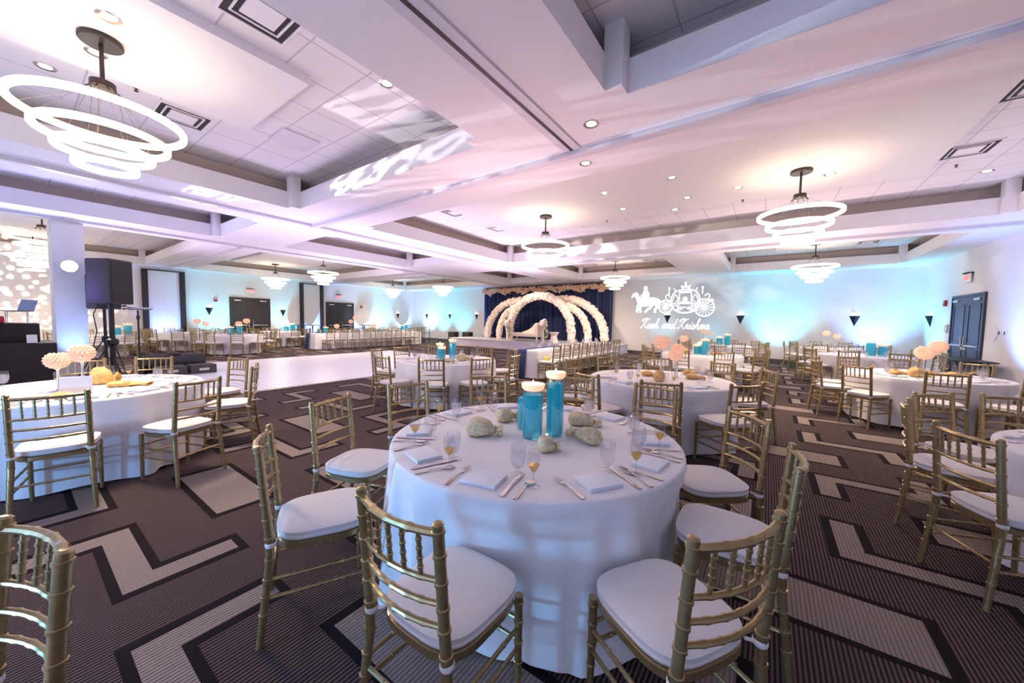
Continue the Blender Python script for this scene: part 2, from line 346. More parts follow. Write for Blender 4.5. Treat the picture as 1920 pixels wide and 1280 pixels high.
# ---------------------------------------------------------------- chairs
CH = {}
def build_chair_parts():
    P = {}
    nod = [.09, .2, .31, .42]
    for s, k in ((-1, 'l'), (1, 'r')):
        bm = bmesh.new()
        lo = [(s * .205, -.262, 0), (s * .188, -.212, .44)]; hi = [(s * .188, -.212, .44), (s * .186, -.252, .925)]
        pts, rs = [], []
        def add(p, q, fr, r0, r1):
            p, q = Vector(p), Vector(q); L = (q - p).length
            for f in fr:
                for d, kk in ((-.0065, 1.), (-.0045, 1.2), (.0045, 1.2), (.0065, 1.)):
                    pts.append(p + (q - p) * (f + d / L)); rs.append((r0 + (r1 - r0) * f) * kk)
        pts.append(Vector(lo[0])); rs.append(.0155)
        add(lo[0], lo[1], [.34, .52, .70, .90], .0155, .0185)
        add(hi[0], hi[1], [.12, .30, .45, .62, .80, .95], .0185, .0175)
        pts.append(Vector(hi[1])); rs.append(.0175); pts.append(Vector(hi[1]) + Vector((0, -.001, .006))); rs.append(.010)
        tube(bm, pts, rs, 10); P['back_post' + k] = mesh(bm, 'back_post', 'gold')
        bm = bmesh.new(); bamboo(bm, (s * .186, .192, 0), (s * .186, .186, .432), .013, .0175, [.35, .55, .75, .93]); P['leg' + k] = mesh(bm, 'leg', 'gold')
    def rail(z, yoff, r, nod, bow=.035):
        bm = bmesh.new(); pts, rs = [], []
        for i in range(25):
            u = -1 + i / 12; x = .178 * u
            pts.append((x, yoff - bow * (1 - u * u), z)); rs.append(r * (1.25 if (nod and i in nod) else 1))
        tube(bm, pts, rs, 8); return bm
    yb = lambda z: -.212 - (z - .44) / .485 * .04
    P['top_rail'] = mesh(rail(.895, yb(.895), .0125, (6, 12, 18)), 'top_rail', 'gold')
    for i, z in enumerate((.745, .668, .592)): P['back_rail%d' % i] = mesh(rail(z, yb(z), .0092, (4, 8, 12, 16, 20)), 'back_rail', 'gold')
    for i in range(5):
        u = -.68 + .34 * i; x = .178 * u; bow = .035 * (1 - u * u)
        bm = bmesh.new(); bamboo(bm, (x, yb(.745) - bow, .745), (x, yb(.895) - bow, .895), .0075, .0075, [.2, .4, .6, .8], 1.35, .005, 8)
        P['spindle%d' % i] = mesh(bm, 'spindle', 'gold')
    st = [((-.188, -.222, .30), (-.186, .187, .30)), ((.188, -.222, .30), (.186, .187, .30)), ((-.19, -.228, .215), (-.186, .188, .215)), ((.19, -.228, .215), (.186, .188, .215)),
          ((-.186, .188, .33), (.186, .188, .33)), ((-.186, .188, .245), (.186, .188, .245)), ((-.19, -.229, .255), (.19, -.229, .255))]
    for i, (a, b) in enumerate(st):
        bm = bmesh.new(); bamboo(bm, a, b, .0085, .0085, [.25, .5, .75], 1.25, .005, 8); P['stretcher%d' % i] = mesh(bm, 'stretcher', 'gold')
    def rsq(w0, w1, d0, d1, z, n=40, e=3.6, inset=0):
        out = []
        for i in range(n):
            a = 2 * PI * i / n; c, s = math.cos(a), math.sin(a)
            x = math.copysign(abs(c) ** (2 / e), c); y = math.copysign(abs(s) ** (2 / e), s)
            yy = (d1 - inset) * y if y > 0 else (d0 - inset) * y
            w = w0 + (w1 - w0) * (y + 1) / 2 - inset
            out.append((x * w, yy, z))
        return out
    def loft(bm, rings):
        R = [[bm.verts.new(p) for p in r] for r in rings]; n = len(R[0])
        for A, B in zip(R, R[1:]):
            for i in range(n): bm.faces.new([A[i], A[(i + 1) % n], B[(i + 1) % n], B[i]])
        bm.faces.new(R[0][::-1]); bm.faces.new(R[-1]); return bm
    bm = bmesh.new(); g = lambda z, ins: rsq(.196, .206, .200, .208, z, inset=ins)
    loft(bm, [g(.416, .012), g(.420, .0), g(.448, .0), g(.454, .010)]); P['seat_frame'] = mesh(bm, 'seat_frame', 'gold')
    bm = bmesh.new(); h = lambda z, ins: rsq(.192, .212, .200, .215, z, inset=ins)
    loft(bm, [h(.456, .012), h(.458, .003), h(.470, -.002), h(.474, .002), h(.492, -.001), h(.497, -.003), h(.500, .003), h(.506, .02), h(.511, .06), h(.514, .11), h(.515, .17)])
    P['cushion'] = mesh(bm, 'cushion', 'cushion')
    for s, k in ((-1, 'l'), (1, 'r')):
        bm = bmesh.new(); lathe(bm, [(.0205, -.011), (.0235, -.006), (.0235, .006), (.0205, .011)], 12, (s * .188, -.2125, .468), cap=False)
        tube(bm, [(s * .176, -.205, .466), (s * .15, -.185, .470)], .006, 6); P['cushion_tie' + k] = mesh(bm, 'cushion_tie', 'cushion')
    return P
CP = build_chair_parts()
# one joined mesh for chairs too small to show their parts
bm = bmesh.new()
for k, me in CP.items():
    b2 = bmesh.new(); b2.from_mesh(me); merge(bm, b2, 1 if k.startswith('cushion') else 0)
CHAIR_FAR = mesh(bm, 'chair_body', ['gold', 'cushion'])
PROTO = None
def chair(x, y, face, label, group=None, detail=True):
    """x,y: seat centre; face: heading (deg) the sitter looks towards"""
    global PROTO
    rz = rad(face - 90)
    if not detail:
        o = put('chiavari_chair', CHAIR_FAR, None, (x, y, .002), rz); return tag(o, label, 'chair', group)
    r = empty('chiavari_chair', label, 'chair', (x, y, .002), rz, group)
    if PROTO is None:
        PROTO = []
        for k, me in CP.items():
            if k.startswith('cushion_tie'): continue
            o = put(me.name.split('.')[0], me, r); kids = []
            if k == 'cushion':
                o['label'] = 'white seat cushion'
                for q in 'lr': kids.append(put('cushion_tie', CP['cushion_tie' + q], o))
            PROTO.append((o, kids))
    else:
        for o, kids in PROTO:
            c = o.copy(); C.objects.link(c); c.parent = r
            for kk in kids:
                d = kk.copy(); C.objects.link(d); d.parent = c
    return r
def back_to_seat(m, face): return m[0] + .252 * math.cos(rad(face)), m[1] + .252 * math.sin(rad(face))

# ---------------------------------------------------------------- tables
def cloth(name, per, zt, seed, dents=(), hem=.012, amp=.085, N=240):
    """tablecloth over an outline per(t)->(x,y,nx,ny); dents: (angle, inner limit) where a seat presses the cloth"""
    r = random.Random(seed); bm = bmesh.new()
    ph = [(r.randint(9, 14), r.random() * 6.28, 1.), (r.randint(17, 23), r.random() * 6.28, .8), (r.randint(27, 33), r.random() * 6.28, .45)]
    rows = []
    P = [per(i / N) for i in range(N)]
    for s in (.25, .5, .75, .93): rows.append([(x * s, y * s, zt) for x, y, nx, ny in P])
    rows.append([(x - nx * .012, y - ny * .012, zt) for x, y, nx, ny in P]); rows.append([(x - nx * .002, y - ny * .002, zt - .005) for x, y, nx, ny in P])
    rows.append([(x + nx * .002, y + ny * .002, zt - .016) for x, y, nx, ny in P])
    K = 12
    for k in range(1, K + 1):
        t = k / K; z = zt - .016 - (zt - .016 - hem) * t; row = []
        for i, (x, y, nx, ny) in enumerate(P):
            a = 2 * PI * i / N; f = sum(c * math.cos(n * a + p + .35 * math.sin(3 * a)) for n, p, c in ph)
            o = .006 + .034 * t + amp * (t ** .75) * max(f, -.9) * .42
            X, Y = x + nx * o, y + ny * o
            d = math.hypot(X, Y); th = math.atan2(Y, X)
            for da, lim in dents:
                w = abs((th - da + PI) % (2 * PI) - PI)
                zz = 1. if z < .56 else max(0, 1 - (z - .56) / .14)
                g = zz * max(0., 1 - max(0, w - .24) / .16)
                if g > 0 and d > lim: nd = d + (lim - d) * g; X *= nd / d; Y *= nd / d; d = nd
            row.append((X, Y, z + (.010 * math.cos(ph[0][0] * a + 1) if k == K else 0) + (0 if k < K else .006)))
        rows.append(row)
    V = [[bm.verts.new(p) for p in row] for row in rows]
    ce = bm.verts.new((0, 0, zt))
    for i in range(N): bm.faces.new([ce, V[0][i], V[0][(i + 1) % N]])
    for A, B in zip(V, V[1:]):
        for i in range(N): bm.faces.new([A[i], B[i], B[(i + 1) % N], A[(i + 1) % N]])
    me = mesh(bm, name, 'linen'); 
    try: me.set_sharp_from_angle(angle=rad(80))
    except Exception: pass
    return me
def circ(R): return lambda t: (R * math.cos(2 * PI * t), R * math.sin(2 * PI * t), math.cos(2 * PI * t), math.sin(2 * PI * t))
def rectper(hx, hy, cr=.03):
    segs = []
    L = [2 * (hy - cr), PI / 2 * cr, 2 * (hx - cr), PI / 2 * cr] * 2; T = sum(L)
    def f(t):
        s = t * T; i = 0
        while i < 7 and s > L[i]: s -= L[i]; i += 1
        u = s / L[i]
        base = [((hx, -(hy - cr)), (0, 1), (1, 0)), None, ((hx - cr, hy), (-1, 0), (0, 1)), None, ((-hx, hy - cr), (0, -1), (-1, 0)), None, ((-(hx - cr), -hy), (1, 0), (0, -1)), None]
        if i % 2 == 0:
            (x, y), (dx, dy), (nx, ny) = base[i]; return x + dx * s, y + dy * s, nx, ny
        a = (i // 2) * PI / 2 + u * PI / 2
        cx, cy = [(hx - cr, hy - cr), (-(hx - cr), hy - cr), (-(hx - cr), -(hy - cr)), (hx - cr, -(hy - cr))][i // 2]
        return cx + cr * math.cos(a), cy + cr * math.sin(a), math.cos(a), math.sin(a)
    return f
ZT = .757; RT = .915
def make_tabletop():
    bm = bmesh.new(); lathe(bm, [(0, .722), (.895, .722), (.902, .73), (.902, .742), (.895, .748), (0, .748)], 64, cap=False); a = mesh(bm, 'tabletop', 'wood')
    legs = []
    for i in range(4):
        s, t = (1 if i % 2 else -1), (1 if i > 1 else -1)
        bm = bmesh.new(); tube(bm, [(s * .45, t * .42, .722), (s * .52, t * .46, .003)], .016, 8); legs.append(mesh(bm, 'leg', 'black'))
    return a, legs
TOP, TLEG = make_tabletop()
TABLES = {}
def table(key, cx, cy, desc, chairs=None, angs=None, rb=1.40, detail=True, gname=None):
    """chairs: list of (mx,my,face) back positions; angs: angles about the centre. desc names the table in labels"""
    L = []
    for a in (angs or []):
        m = (cx + rb * math.cos(rad(a)), cy + rb * math.sin(rad(a))); L.append((m[0], m[1], a + 180))
    for m in (chairs or []): L.append(m if len(m) == 3 else (m[0], m[1], math.degrees(math.atan2(cy - m[1], cx - m[0]))))
    dents = []
    for x, y, f in L:
        sx, sy = back_to_seat((x, y), f); fx, fy = sx + .222 * math.cos(rad(f)), sy + .222 * math.sin(rad(f))
        d = math.hypot(fx - cx, fy - cy)
        dents.append((math.atan2(sy - cy, sx - cx), max(.70, min(math.hypot(sx - cx, sy - cy) - .225, d) - .02)))
        lab = f"gold chair at {clock(cx, cy, x, y)} by the {desc}"
        chair(sx, sy, f, lab, f"gold chairs round the {desc}", detail)
    t = empty('round_table', f"round table under the cloth of the {desc}", 'table', (cx, cy, 0))
    put('tabletop', TOP, t)
    for l in TLEG: put('leg', l, t)
    o = put('tablecloth', cloth('tablecloth', circ(RT), ZT, hash(key) % 1000 if False else sum(map(ord, key)), dents), None, (cx, cy, 0))
    tag(o, f"white floor length cloth on the {desc}", 'tablecloth')
    TABLES[key] = (cx, cy, desc)
D = dict(TC='front centre table with blue vases', TL='left table with gold cloth and card', TM='table by the white dance floor', TR1='crystal holder table behind the front centre table',
         TR2='right table with two crystal lamps', RF='cut off table at the right edge', TB1='blue vase table left of the aisle', TB2='blue vase table right of the aisle',
         TB3='far table below the projected name', TB4='farthest table below the wall sconces', FL1='far left table behind the tall speaker', FL2='far left table below the blue window bay',
         FL3='far left table nearest the dance floor', FL4='far left table below the double door', FL5='far table left of the second door', FL6='far table in the left corner')
def sh(m, c, d=.05):
    v = Vector((m[0] - c[0], m[1] - c[1])); v *= (v.length + d) / v.length; return (c[0] + v.x, c[1] + v.y, m[2]) if len(m) == 3 else (c[0] + v.x, c[1] + v.y)
TCc = (-1.24, 2.02)
table('TC', *TCc, D['TC'], [sh(m, TCc) for m in [(-.94, .74, 91), (-.08, 1.25, 148), (-1.97, .76, 63), (-2.53, 1.38, 21), (.08, 2.04, 181), (-.12, 2.78, -143), (-2.62, 2.12, -12), (-2.38, 2.95, -44), (-1.64, 3.46, -70), (-.85, 3.48, -95)]])
TLc = (-5.65, .45)
table('TL', *TLc, D['TL'], [(-4.27, .16, 168), (-4.24, 1.01, -158), (-5.02, 1.72, -117), (-6.12, 1.90, -74), (-6.95, 1.18, -30), (-7.10, .55, -3)])
table('TM', -4.95, 4.85, D['TM'], angs=[-152, -90, -54, -22, 10, 64, 100, 145, 178], rb=1.43)
table('TR1', -1.19, 5.17, D['TR1'], angs=[-76, -111, -148, 174, 140, 104, 62, 27, -41], rb=1.39)
table('TR2', 2.04, 8.48, D['TR2'], angs=[-94, -132, -166, 158, 122, 86, 50, 14, -22, -58], rb=1.37)
RFc = (2.2, 3.75)
table('RF', *RFc, D['RF'], [sh(m, RFc, .05) for m in [(.98, 4.10, -14), (1.28, 4.8, -50), (1.80, 5.08, -75), (1.0, 3.20, 22)]])
table('TB1', -1.35, 10.2, D['TB1'], angs=[-100, -64, -28, 8, 44, 80, 116, 152, -172, -136])
table('TB2', 2.1, 13.1, D['TB2'], angs=[178, -146, -110, -74, -38, -2, 34, 70, 106, 142], detail=False)
table('TB3', -1.35, 15.0, D['TB3'], angs=[-100, -64, -28, 8, 44, 80, 116, 152, -172, -136], detail=False)
table('TB4', 1.9, 16.75, D['TB4'], angs=[178, -146, -110, -74, -38, -2, 34, 70, 106, 142], detail=False, rb=1.38)
for k, x, y, o in (('FL1', -19.3, 1.7, 0), ('FL2', -20.85, 4.6, 12), ('FL3', -17.75, 5.45, 20), ('FL4', -20.75, 8.3, 5), ('FL5', -20.75, 12.2, 15), ('FL6', -20.6, 15.8, 25)):
    table(k, x, y, D[k], angs=[o + 36 * i for i in range(10)], detail=False)
# blurred chair in the near left corner
x, y = back_to_seat((-1.56, .02), -77); chair(x, y, -77, 'gold chair back cut off in the near left corner, facing away', None)

# long tables
def longtable(key, x0, x1, y0, y1, desc, seats, fside, navyend=True, detail=True):
    cx, cy, hx, hy = (x0 + x1) / 2, (y0 + y1) / 2, (x1 - x0) / 2, (y1 - y0) / 2
    t = empty('folding_table', f"long table under the cloth of the {desc}", 'table', (cx, cy, 0))
    bm = bmesh.new(); box(bm, -hx + .035, hx - .035, -hy + .035, hy - .035, .72, .748); ob('tabletop', bm, 'wood', t)
    for sx in (-1, 1):
        for sy in (-1, 0, 1):
            bm = bmesh.new(); tube(bm, [(sx * (hx - .1), sy * (hy - .15), .72), (sx * (hx - .1), sy * (hy - .15), .003)], .016, 8); ob('leg', bm, 'black', t)
    o = put('tablecloth', cloth('tablecloth', rectper(hx, hy), ZT, 31, (), amp=.03, N=360), None, (cx, cy, 0)); tag(o, f"long white cloth on the {desc}", 'tablecloth')
    if navyend:
        bm = bmesh.new(); xa, xb = -hx + .06, -hx + .40
        rows = [[(xa, -hy + .5, ZT + .004), (xb, -hy + .5, ZT + .004)], [(xa, -hy - .004, ZT + .004), (xb, -hy - .004, ZT + .004)], [(xa, -hy - .018, ZT - .02), (xb, -hy - .018, ZT - .02)]]
        pts = []
        n = 16
        for yy, z in [(-hy + 2.2, ZT + .004), (-hy + .3, ZT + .004), (-hy - .004, ZT + .004), (-hy - .03, ZT - .02), (-hy - .075, .5), (-hy - .10, .2), (-hy - .115, .03)]:
            pts.append([bm.verts.new((xa + (xb - xa) * i / n, yy - (.012 * math.sin(i * 1.9) if z < .6 else 0), z)) for i in range(n + 1)])
        for A, B in zip(pts, pts[1:]):
            for i in range(n): bm.faces.new([A[i], A[i + 1], B[i + 1], B[i]])
        r = ob('table_runner', bm, 'navy', None, loc=(cx, cy, 0)); tag(r, f"navy satin runner hanging off the {desc}", 'table runner')
    for i, (x, y, f) in enumerate(seats):
        sx, sy = back_to_seat((x, y), f)
        side = 'next to the runner end' if i % 9 == 0 else f"number {['one','two','three','four','five','six','seven','eight','nine'][i % 9]} from the runner end"
        chair(sx, sy, f, f"gold chair {'right' if f == 180 else 'left'} of the {desc}, {side}", f"gold chairs along the {desc}", detail)
    TABLES[key] = (cx, cy, desc)
longtable('HT', -5.52, -4.80, 7.9, 13.4, 'long head table', [(-4.26, 7.98 + .56 * i, 180) for i in range(9)], 1)
longtable('LT', -18.05, -17.15, 8.35, 14.6, 'far left long table', [(-16.55, 8.75 + .63 * i, 180) for i in range(9)] + [(-18.68, 8.75 + .63 * i, 0) for i in range(9)], 1, detail=False)

# ---------------------------------------------------------------- things on the tables
def goblet_me(part):
    bm = bmesh.new()
    if part == 'bowl':
        lathe(bm, [(.032, 0), (.033, .003), (.010, .008), (.006, .016), (.008, .026), (.020, .036), (.031, .055), (.0355, .085), (.034, .115), (.0305, .140)], 20, cap=False)
    else: lathe(bm, [(.0, .030), (.019, .037), (.030, .056), (.0343, .085), (.0333, .108), (0, .108)], 18, cap=False)
    return mesh(bm, part, 'glass' if part == 'bowl' else 'ice')
def flute_me(part):
    bm = bmesh.new()
    if part == 'bowl':
        lathe(bm, [(.031, 0), (.031, .002), (.006, .006), (.004, .02), (.004, .062), (.008, .072), (.022, .092), (.029, .115), (.030, .140), (.0265, .172)], 20, cap=False)
    else: lathe(bm, [(0, .070), (.009, .075), (.0215, .0935), (.0262, .106), (0, .106)], 18, cap=False)
    return mesh(bm, part, 'glass' if part == 'bowl' else 'juice')
GO = goblet_me('bowl'), goblet_me('water'); FL = flute_me('bowl'), flute_me('juice')
def goblet(x, y, label, full=False, group=None, z=ZT, k=1.):
    o = put('water_goblet', GO[0], None, (x, y, z + .001)); tag(o, label, 'glass', group); o.scale = (k, k, k)
    if full: put('iced_water', GO[1], o)
    return o
def flute(x, y, label, group=None, z=ZT, juice=True):
    o = put('stemmed_glass', FL[0], None, (x, y, z + .001)); tag(o, label, 'glass', group)
    if juice: put('juice', FL[1], o)
    return o
def napkin_me():
    bm = bmesh.new()
    box(bm, -.075, .075, -.062, .062, .0, .006, bev=.0025); box(bm, -.074, .075, -.060, .063, .0062, .012, bev=.0025); box(bm, -.075, .074, -.062, .061, .0122, .0175, bev=.0025)
    return mesh(bm, 'napkin', 'napkin')
def flat_me(name, poly_fn, n, zfn, th=.0022):
    bm = bmesh.new(); rows = []
    for i in range(n + 1):
        y = i / n; rows.append(y)
    return bm
def utensil(kind):
    """outline as (distance along, half width); z profile gives the bend"""
    bm = bmesh.new()
    if kind == 'fork':
        prof = [(0, .007), (.012, .0095), (.035, .0075), (.075, .0042), (.115, .0038), (.128, .008), (.140, .0115), (.150, .012)]
    elif kind == 'spoon':
        prof = [(0, .006), (.012, .0085), (.035, .0065), (.075, .0040), (.112, .0038), (.122, .009), (.136, .0165), (.150, .019), (.164, .0165), (.173, .008), (.175, .002)]
    else:
        prof = [(0, .007), (.012, .0095), (.045, .0085), (.095, .0075), (.108, .0065), (.118, .0095), (.160, .0105), (.195, .009), (.215, .004), (.219, .001)]
    zf = lambda y: .004 + (.007 * math.sin(min(1, max(0, (y - .06) / .07)) * PI) if kind != 'knife' else 0)
    A = []
    for y, w in prof:
        d = .004 if (kind == 'spoon' and .13 < y < .17) else 0
        A.append([bm.verts.new(p) for p in ((-w, y, zf(y)), (0, y, zf(y) - d + .0012), (w, y, zf(y)), (w * .9, y, zf(y) - .0022), (0, y, zf(y) - .003 - d), (-w * .9, y, zf(y) - .0022))])
    for a, b in zip(A, A[1:]):
        for i in range(6): bm.faces.new([a[i], a[(i + 1) % 6], b[(i + 1) % 6], b[i]])
    bm.faces.new(A[0]); bm.faces.new(A[-1])
    if kind == 'fork':
        for k in range(4):
            x = -.0098 + k * .00653
            tube(bm, [(x, .148, zf(.15) - .001), (x, .165, .0055), (x * .97, .192, .009)], [.0019, .0017, .0009], 6)
    return mesh(bm, kind, 'steel')
NAP = napkin_me(); UT = {k: utensil(k) for k in ('fork', 'spoon', 'knife')}
def setting(key, ang, glasses=True, jit=0., rn=.73):
    """one place setting: napkin, fork on the sitter's left, knife and spoon on the right"""
    cx, cy, desc = TABLES[key]; a = rad(ang); ur = Vector((math.cos(a), math.sin(a))); ut = Vector((-math.sin(a), math.cos(a)))  # outward, sitter's right (facing in) is +ut
    pl = clock(cx, cy, cx + ur.x, cy + ur.y); r = random.Random(ang)
    def P(rr, t): return cx + ur.x * rr + ut.x * t, cy + ur.y * rr + ut.y * t
    rz = a + PI / 2
    j = lambda s=.06: r.uniform(-s, s)
    x, y = P(rn, 0); o = put('folded_napkin', NAP, None, (x, y, ZT + .0012), rz + j(.12)); o.scale = (1.2, 1.18, 1); tag(o, f"white napkin at {pl} on the {desc}", 'napkin', f"napkins on the {desc}")
    for k, t, da in (('fork', -.135, .05), ('knife', .125, 0), ('spoon', .180, -.03)):
        x, y = P(rn + .115, t * 1.12 + j(.01)); o = put(k, UT[k], None, (x, y, ZT + .0015), rz + da + j(.10)); o.scale = (1.15,) * 3; tag(o, f"steel {k} at {pl} on the {desc}", k, f"{k}s on the {desc}")
    if glasses:
        x, y = P(rn - .04 + j(.02), .235); flute(x, y, f"juice glass at {pl} on the {desc}", f"juice glasses on the {desc}")
        x, y = P(rn - .12 + j(.02), .125); goblet(x, y, f"water goblet at {pl} on the {desc}", r.random() < .5, f"water goblets on the {desc}", k=1.12)
for a in (-76, -35, -4, -111, -145, 175, 141, 103, 70, 27): setting('TC', a, rn=.765)
def pouch(x, y, label, L=.15, W=.05, H=.045, rz=0., mat='lace', seed=1, z=ZT, group='gold favour pouches', name='favour_pouch'):
    """a tied cloth pouch lying down: lumpy body, pinched neck, ruffled mouth"""
    r = random.Random(seed); bm = bmesh.new(); n = 26
    pr = [(-.52, .0), (-.50, .55), (-.42, .88), (-.25, 1.), (-.05, .95), (.12, .72), (.22, .42), (.27, .30), (.33, .48), (.42, .80), (.47, .88)]
    rings = []
    for u, w in pr:
        row = []
        for i in range(n):
            a = 2 * PI * i / n; k = 1 + .10 * math.sin(5 * a + 9 * u + seed) + .07 * math.sin(9 * a - 14 * u) + r.uniform(-.05, .05) + (.22 * math.sin(7 * a + seed) if u > .3 else 0)
            yy = W * w * k * math.cos(a); zz = H * w * k * math.sin(a) * (.62 if u > .3 else 1)
            row.append(bm.verts.new((L * u, yy, max(.002, zz + H * .80 * (1 if u < .15 else .75)))))
        rings.append(row)
    for A, B in zip(rings, rings[1:]):
        for i in range(n): bm.faces.new([A[i], A[(i + 1) % n], B[(i + 1) % n], B[i]])
    bm.faces.new(rings[0])
    o = ob(name, bm, mat, None, loc=(x, y, z + .001), rz=rz)
    try: o.data.set_sharp_from_angle(angle=rad(80))
    except Exception: pass
    bm = bmesh.new(); tube(bm, [(L * .27, W * .33 * math.cos(a), H * .72 + H * .33 * math.sin(a)) for a in [2 * PI * i / 14 for i in range(14)]], .003, 6, True); ob('drawstring', bm, 'gold', o)
    return tag(o, label, 'pouch', group)
pouch(-1.48, 1.80, 'gold lace pouch left of the tall blue vases on the front table', .24, .078, .062, rad(35), seed=3)
pouch(-1.05, 2.42, 'gold lace pouch behind the blue vases, on their right', .24, .062, .05, rad(20), seed=5)
pouch(-.92, 2.10, 'greenish gold lace pouch right of the tall blue vases', .24, .062, .052, rad(165), seed=8)
pouch(-1.0, 1.80, 'small round gold pouch in front of the tall blue vases', .13, .055, .05, rad(40), seed=11)
pouch(-1.56, 2.16, 'gold lace pouch tucked behind the left blue vase', .17, .055, .055, rad(70), seed=13)
def vase(x, y, r, h, label, water=.80, z=ZT, light=False, candle=True, sink=.0, n=28, group=None):
    o = empty('cylinder_vase', label, 'vase', (x, y, z + .001), 0, group)
    bm = bmesh.new(); lathe(bm, [(0, .0), (r, .0), (r, h), (r - .003, h), (r - .003, .012), (0, .012)], n, cap=False); ob('glass_cylinder', bm, 'vglass', o)
    hw = h * water
    bm = bmesh.new(); lathe(bm, [(0, .013), (r - .0045, .013), (r - .0045, hw), (0, hw)], n, cap=False); w = ob('blue_water', bm, 'water', o); w['label'] = 'bright blue water'
    if candle:
        c = tag(ob('floating_candle', lathe(bmesh.new(), [(0, 0), (r * .85, .003), (r * 1.08, .018), (r * 1.16, .042), (r * 1.10, .046), (r * .95, .036), (0, .032)], n, cap=False), 'wax', None, loc=(x, y, z + h + .002 - sink)),
                'lit candle on the ' + label, 'candle', None)
        f = ob('flame', lathe(bmesh.new(), [(0, .034), (.0045, .040), (.0065, .048), (.004, .060), (0, .072)], 10, cap=False), 'flame', c)
        if light:
            l = bpy.data.lights.new('candle_light', 'POINT'); l.energy = light; l.color = (1, .62, .34); l.shadow_soft_size = .02
            lo = bpy.data.objects.new('candle_light', l); C.objects.link(lo); lo.location = (x, y, z + h + .07)
    return o
vase(-1.215, 1.955, .066, .305, 'blue vase left of the tallest on the front table', .93, light=.55)
vase(-1.125, 2.09, .058, .375, 'tallest blue water vase on the front table', .93, light=.55)
vase(-1.36, 2.09, .058, .24, 'low blue vase behind the pair on the front table', .9, candle=False)
bm = bmesh.new(); lathe(bm, [(0, 0), (.019, 0), (.021, .022), (.018, .022), (.017, .006), (0, .006)], 16, cap=False); o = ob('tealight_cup', bm, 'glass', None, loc=(-1.10, 1.955, ZT + .001)); tag(o, 'tiny glass tealight at the foot of the tall blue vase', 'candle holder')
ob('tealight_wax', lathe(bmesh.new(), [(0, .007), (.016, .007), (.016, .014), (0, .014)], 14, cap=False), 'wax', o)

BEAD = None
def bead_globe(r, mouth=.55):
    bm = bmesh.new(); k = 0
    for lat in range(-4, 5):
        a = lat * rad(19)
        if math.sin(a) > mouth + .3: continue
        n = max(5, int(19 * math.cos(a)))
        for i in range(n):
            t = 2 * PI * (i + .5 * (lat % 2)) / n
            b2 = bmesh.new(); bmesh.ops.create_icosphere(b2, subdivisions=1, radius=r * .165)
            merge(bm, b2, 0, Matrix.Translation((r * math.cos(a) * math.cos(t), r * math.cos(a) * math.sin(t), r * math.sin(a) * .9)))
    return bm
GLOBE = mesh(bead_globe(.06, .62), 'bead_globe', 'crystal', False)
STEMS = {}
def crystal(x, y, h, label, r=.06, z=ZT, parts=True, group=None):
    o = empty('crystal_candle_holder', label, 'candle holder', (x, y, z + .001), 0, group)
    g = put('bead_globe', GLOBE, o, (0, 0, h)); g.scale = (r / .06,) * 3
    if (h, r) not in STEMS:
        bm = bmesh.new(); lathe(bm, [(0, 0), (.05, 0), (.05, .006), (.018, .016), (.009, .03), (.008, h - r - .02), (.016, h - r), (.03, h - r + .012), (0, h - r + .014)], 14, cap=False); STEMS[(h, r)] = mesh(bm, 'stem', 'silver')
    put('stem', STEMS[(h, r)], o)
    return o
# left table
crystal(-5.53, .27, .30, 'shorter crystal ball candle holder on the left table', .080)
crystal(-5.36, .41, .375, 'taller crystal ball candle holder on the left table', .085)
bm = bmesh.new(); box(bm, -.10, .10, -.004, .004, 0, .165, bev=.002); o = ob('table_card', bm, 'card', None, loc=(-5.24, .36, ZT + .001), rz=rad(75)); tag(o, 'upright white card standing before the crystal holders on the left table', 'card')
bm = bmesh.new(); box(bm, -.085, .085, -.0055, -.0045, .015, .15); ob('card_face', bm, 'white', o)
pouch(-5.78, .60, 'standing orange gold organza bundle on the left table', .22, .07, .10, rad(60), 'orange', 21, group='orange organza cloths', name='organza_bundle')
pouch(-5.46, .74, 'flat orange organza cloth before the bundle, left table', .34, .09, .03, rad(60), 'orange', 22, group='orange organza cloths', name='organza_bundle')
pouch(-5.08, .28, 'flat orange organza cloth at the card foot, left table', .24, .07, .025, rad(20), 'orange', 23, group='orange organza cloths', name='organza_bundle')
for i, (x, y) in enumerate([(-5.72, .28), (-6.12, .67), (-5.98, .80), (-5.63, .98), (-4.90, .64), (-5.16, .98), (-6.25, -.04), (-5.25, -.15)]):
    (flute(x, y, f"stemmed glass at {clock(-5.65, .45, x, y)} on the left table", 'stemmed glasses on the left table', juice=i % 2 == 0) if i in (2, 4, 0) else
     goblet(x, y, f"clear goblet at {clock(-5.65, .45, x, y)} on the left table", i % 3 == 0, 'goblets on the left table', k=1.15))
for a in (-6, 26, 66, 108, 150, -44): setting('TL', a, False)
# further round tables: centrepieces and glasses
def trio(key, pts, hs, rs, light=0, words=('low', 'middle', 'tall')):
    cx, cy, d = TABLES[key]
    for (dx, dy), h, r, w in zip(pts, hs, rs, words): vase(cx + dx, cy + dy, r, h, f"{w} blue vase on the {d}", .92, light=light, n=18)
trio('TM', [(-.20, .0), (.02, .12), (-.02, -.12)], [.25, .33, .20], [.068, .068, .066], .3)
trio('TB1', [(-.06, -.25), (.12, -.30), (.0, -.1)], [.20, .34, .26], [.072, .085, .07], .25)
trio('TB2', [(.12, .0), (.36, .04), (.20, .30)], [.36, .26, .22], [.10, .095, .08], .25)
trio('TB3', [(-.06, 0), (.18, .04)], [.26, .36], [.10, .10])
for k, (dx, dy) in (('FL1', (.2, .6)), ('FL3', (.25, -.25)), ('FL4', (.2, .2)), ('FL6', (0, .1))): trio(k, [(dx, dy), (dx + .05, dy + .28)], [.28, .36], [.11, .11])
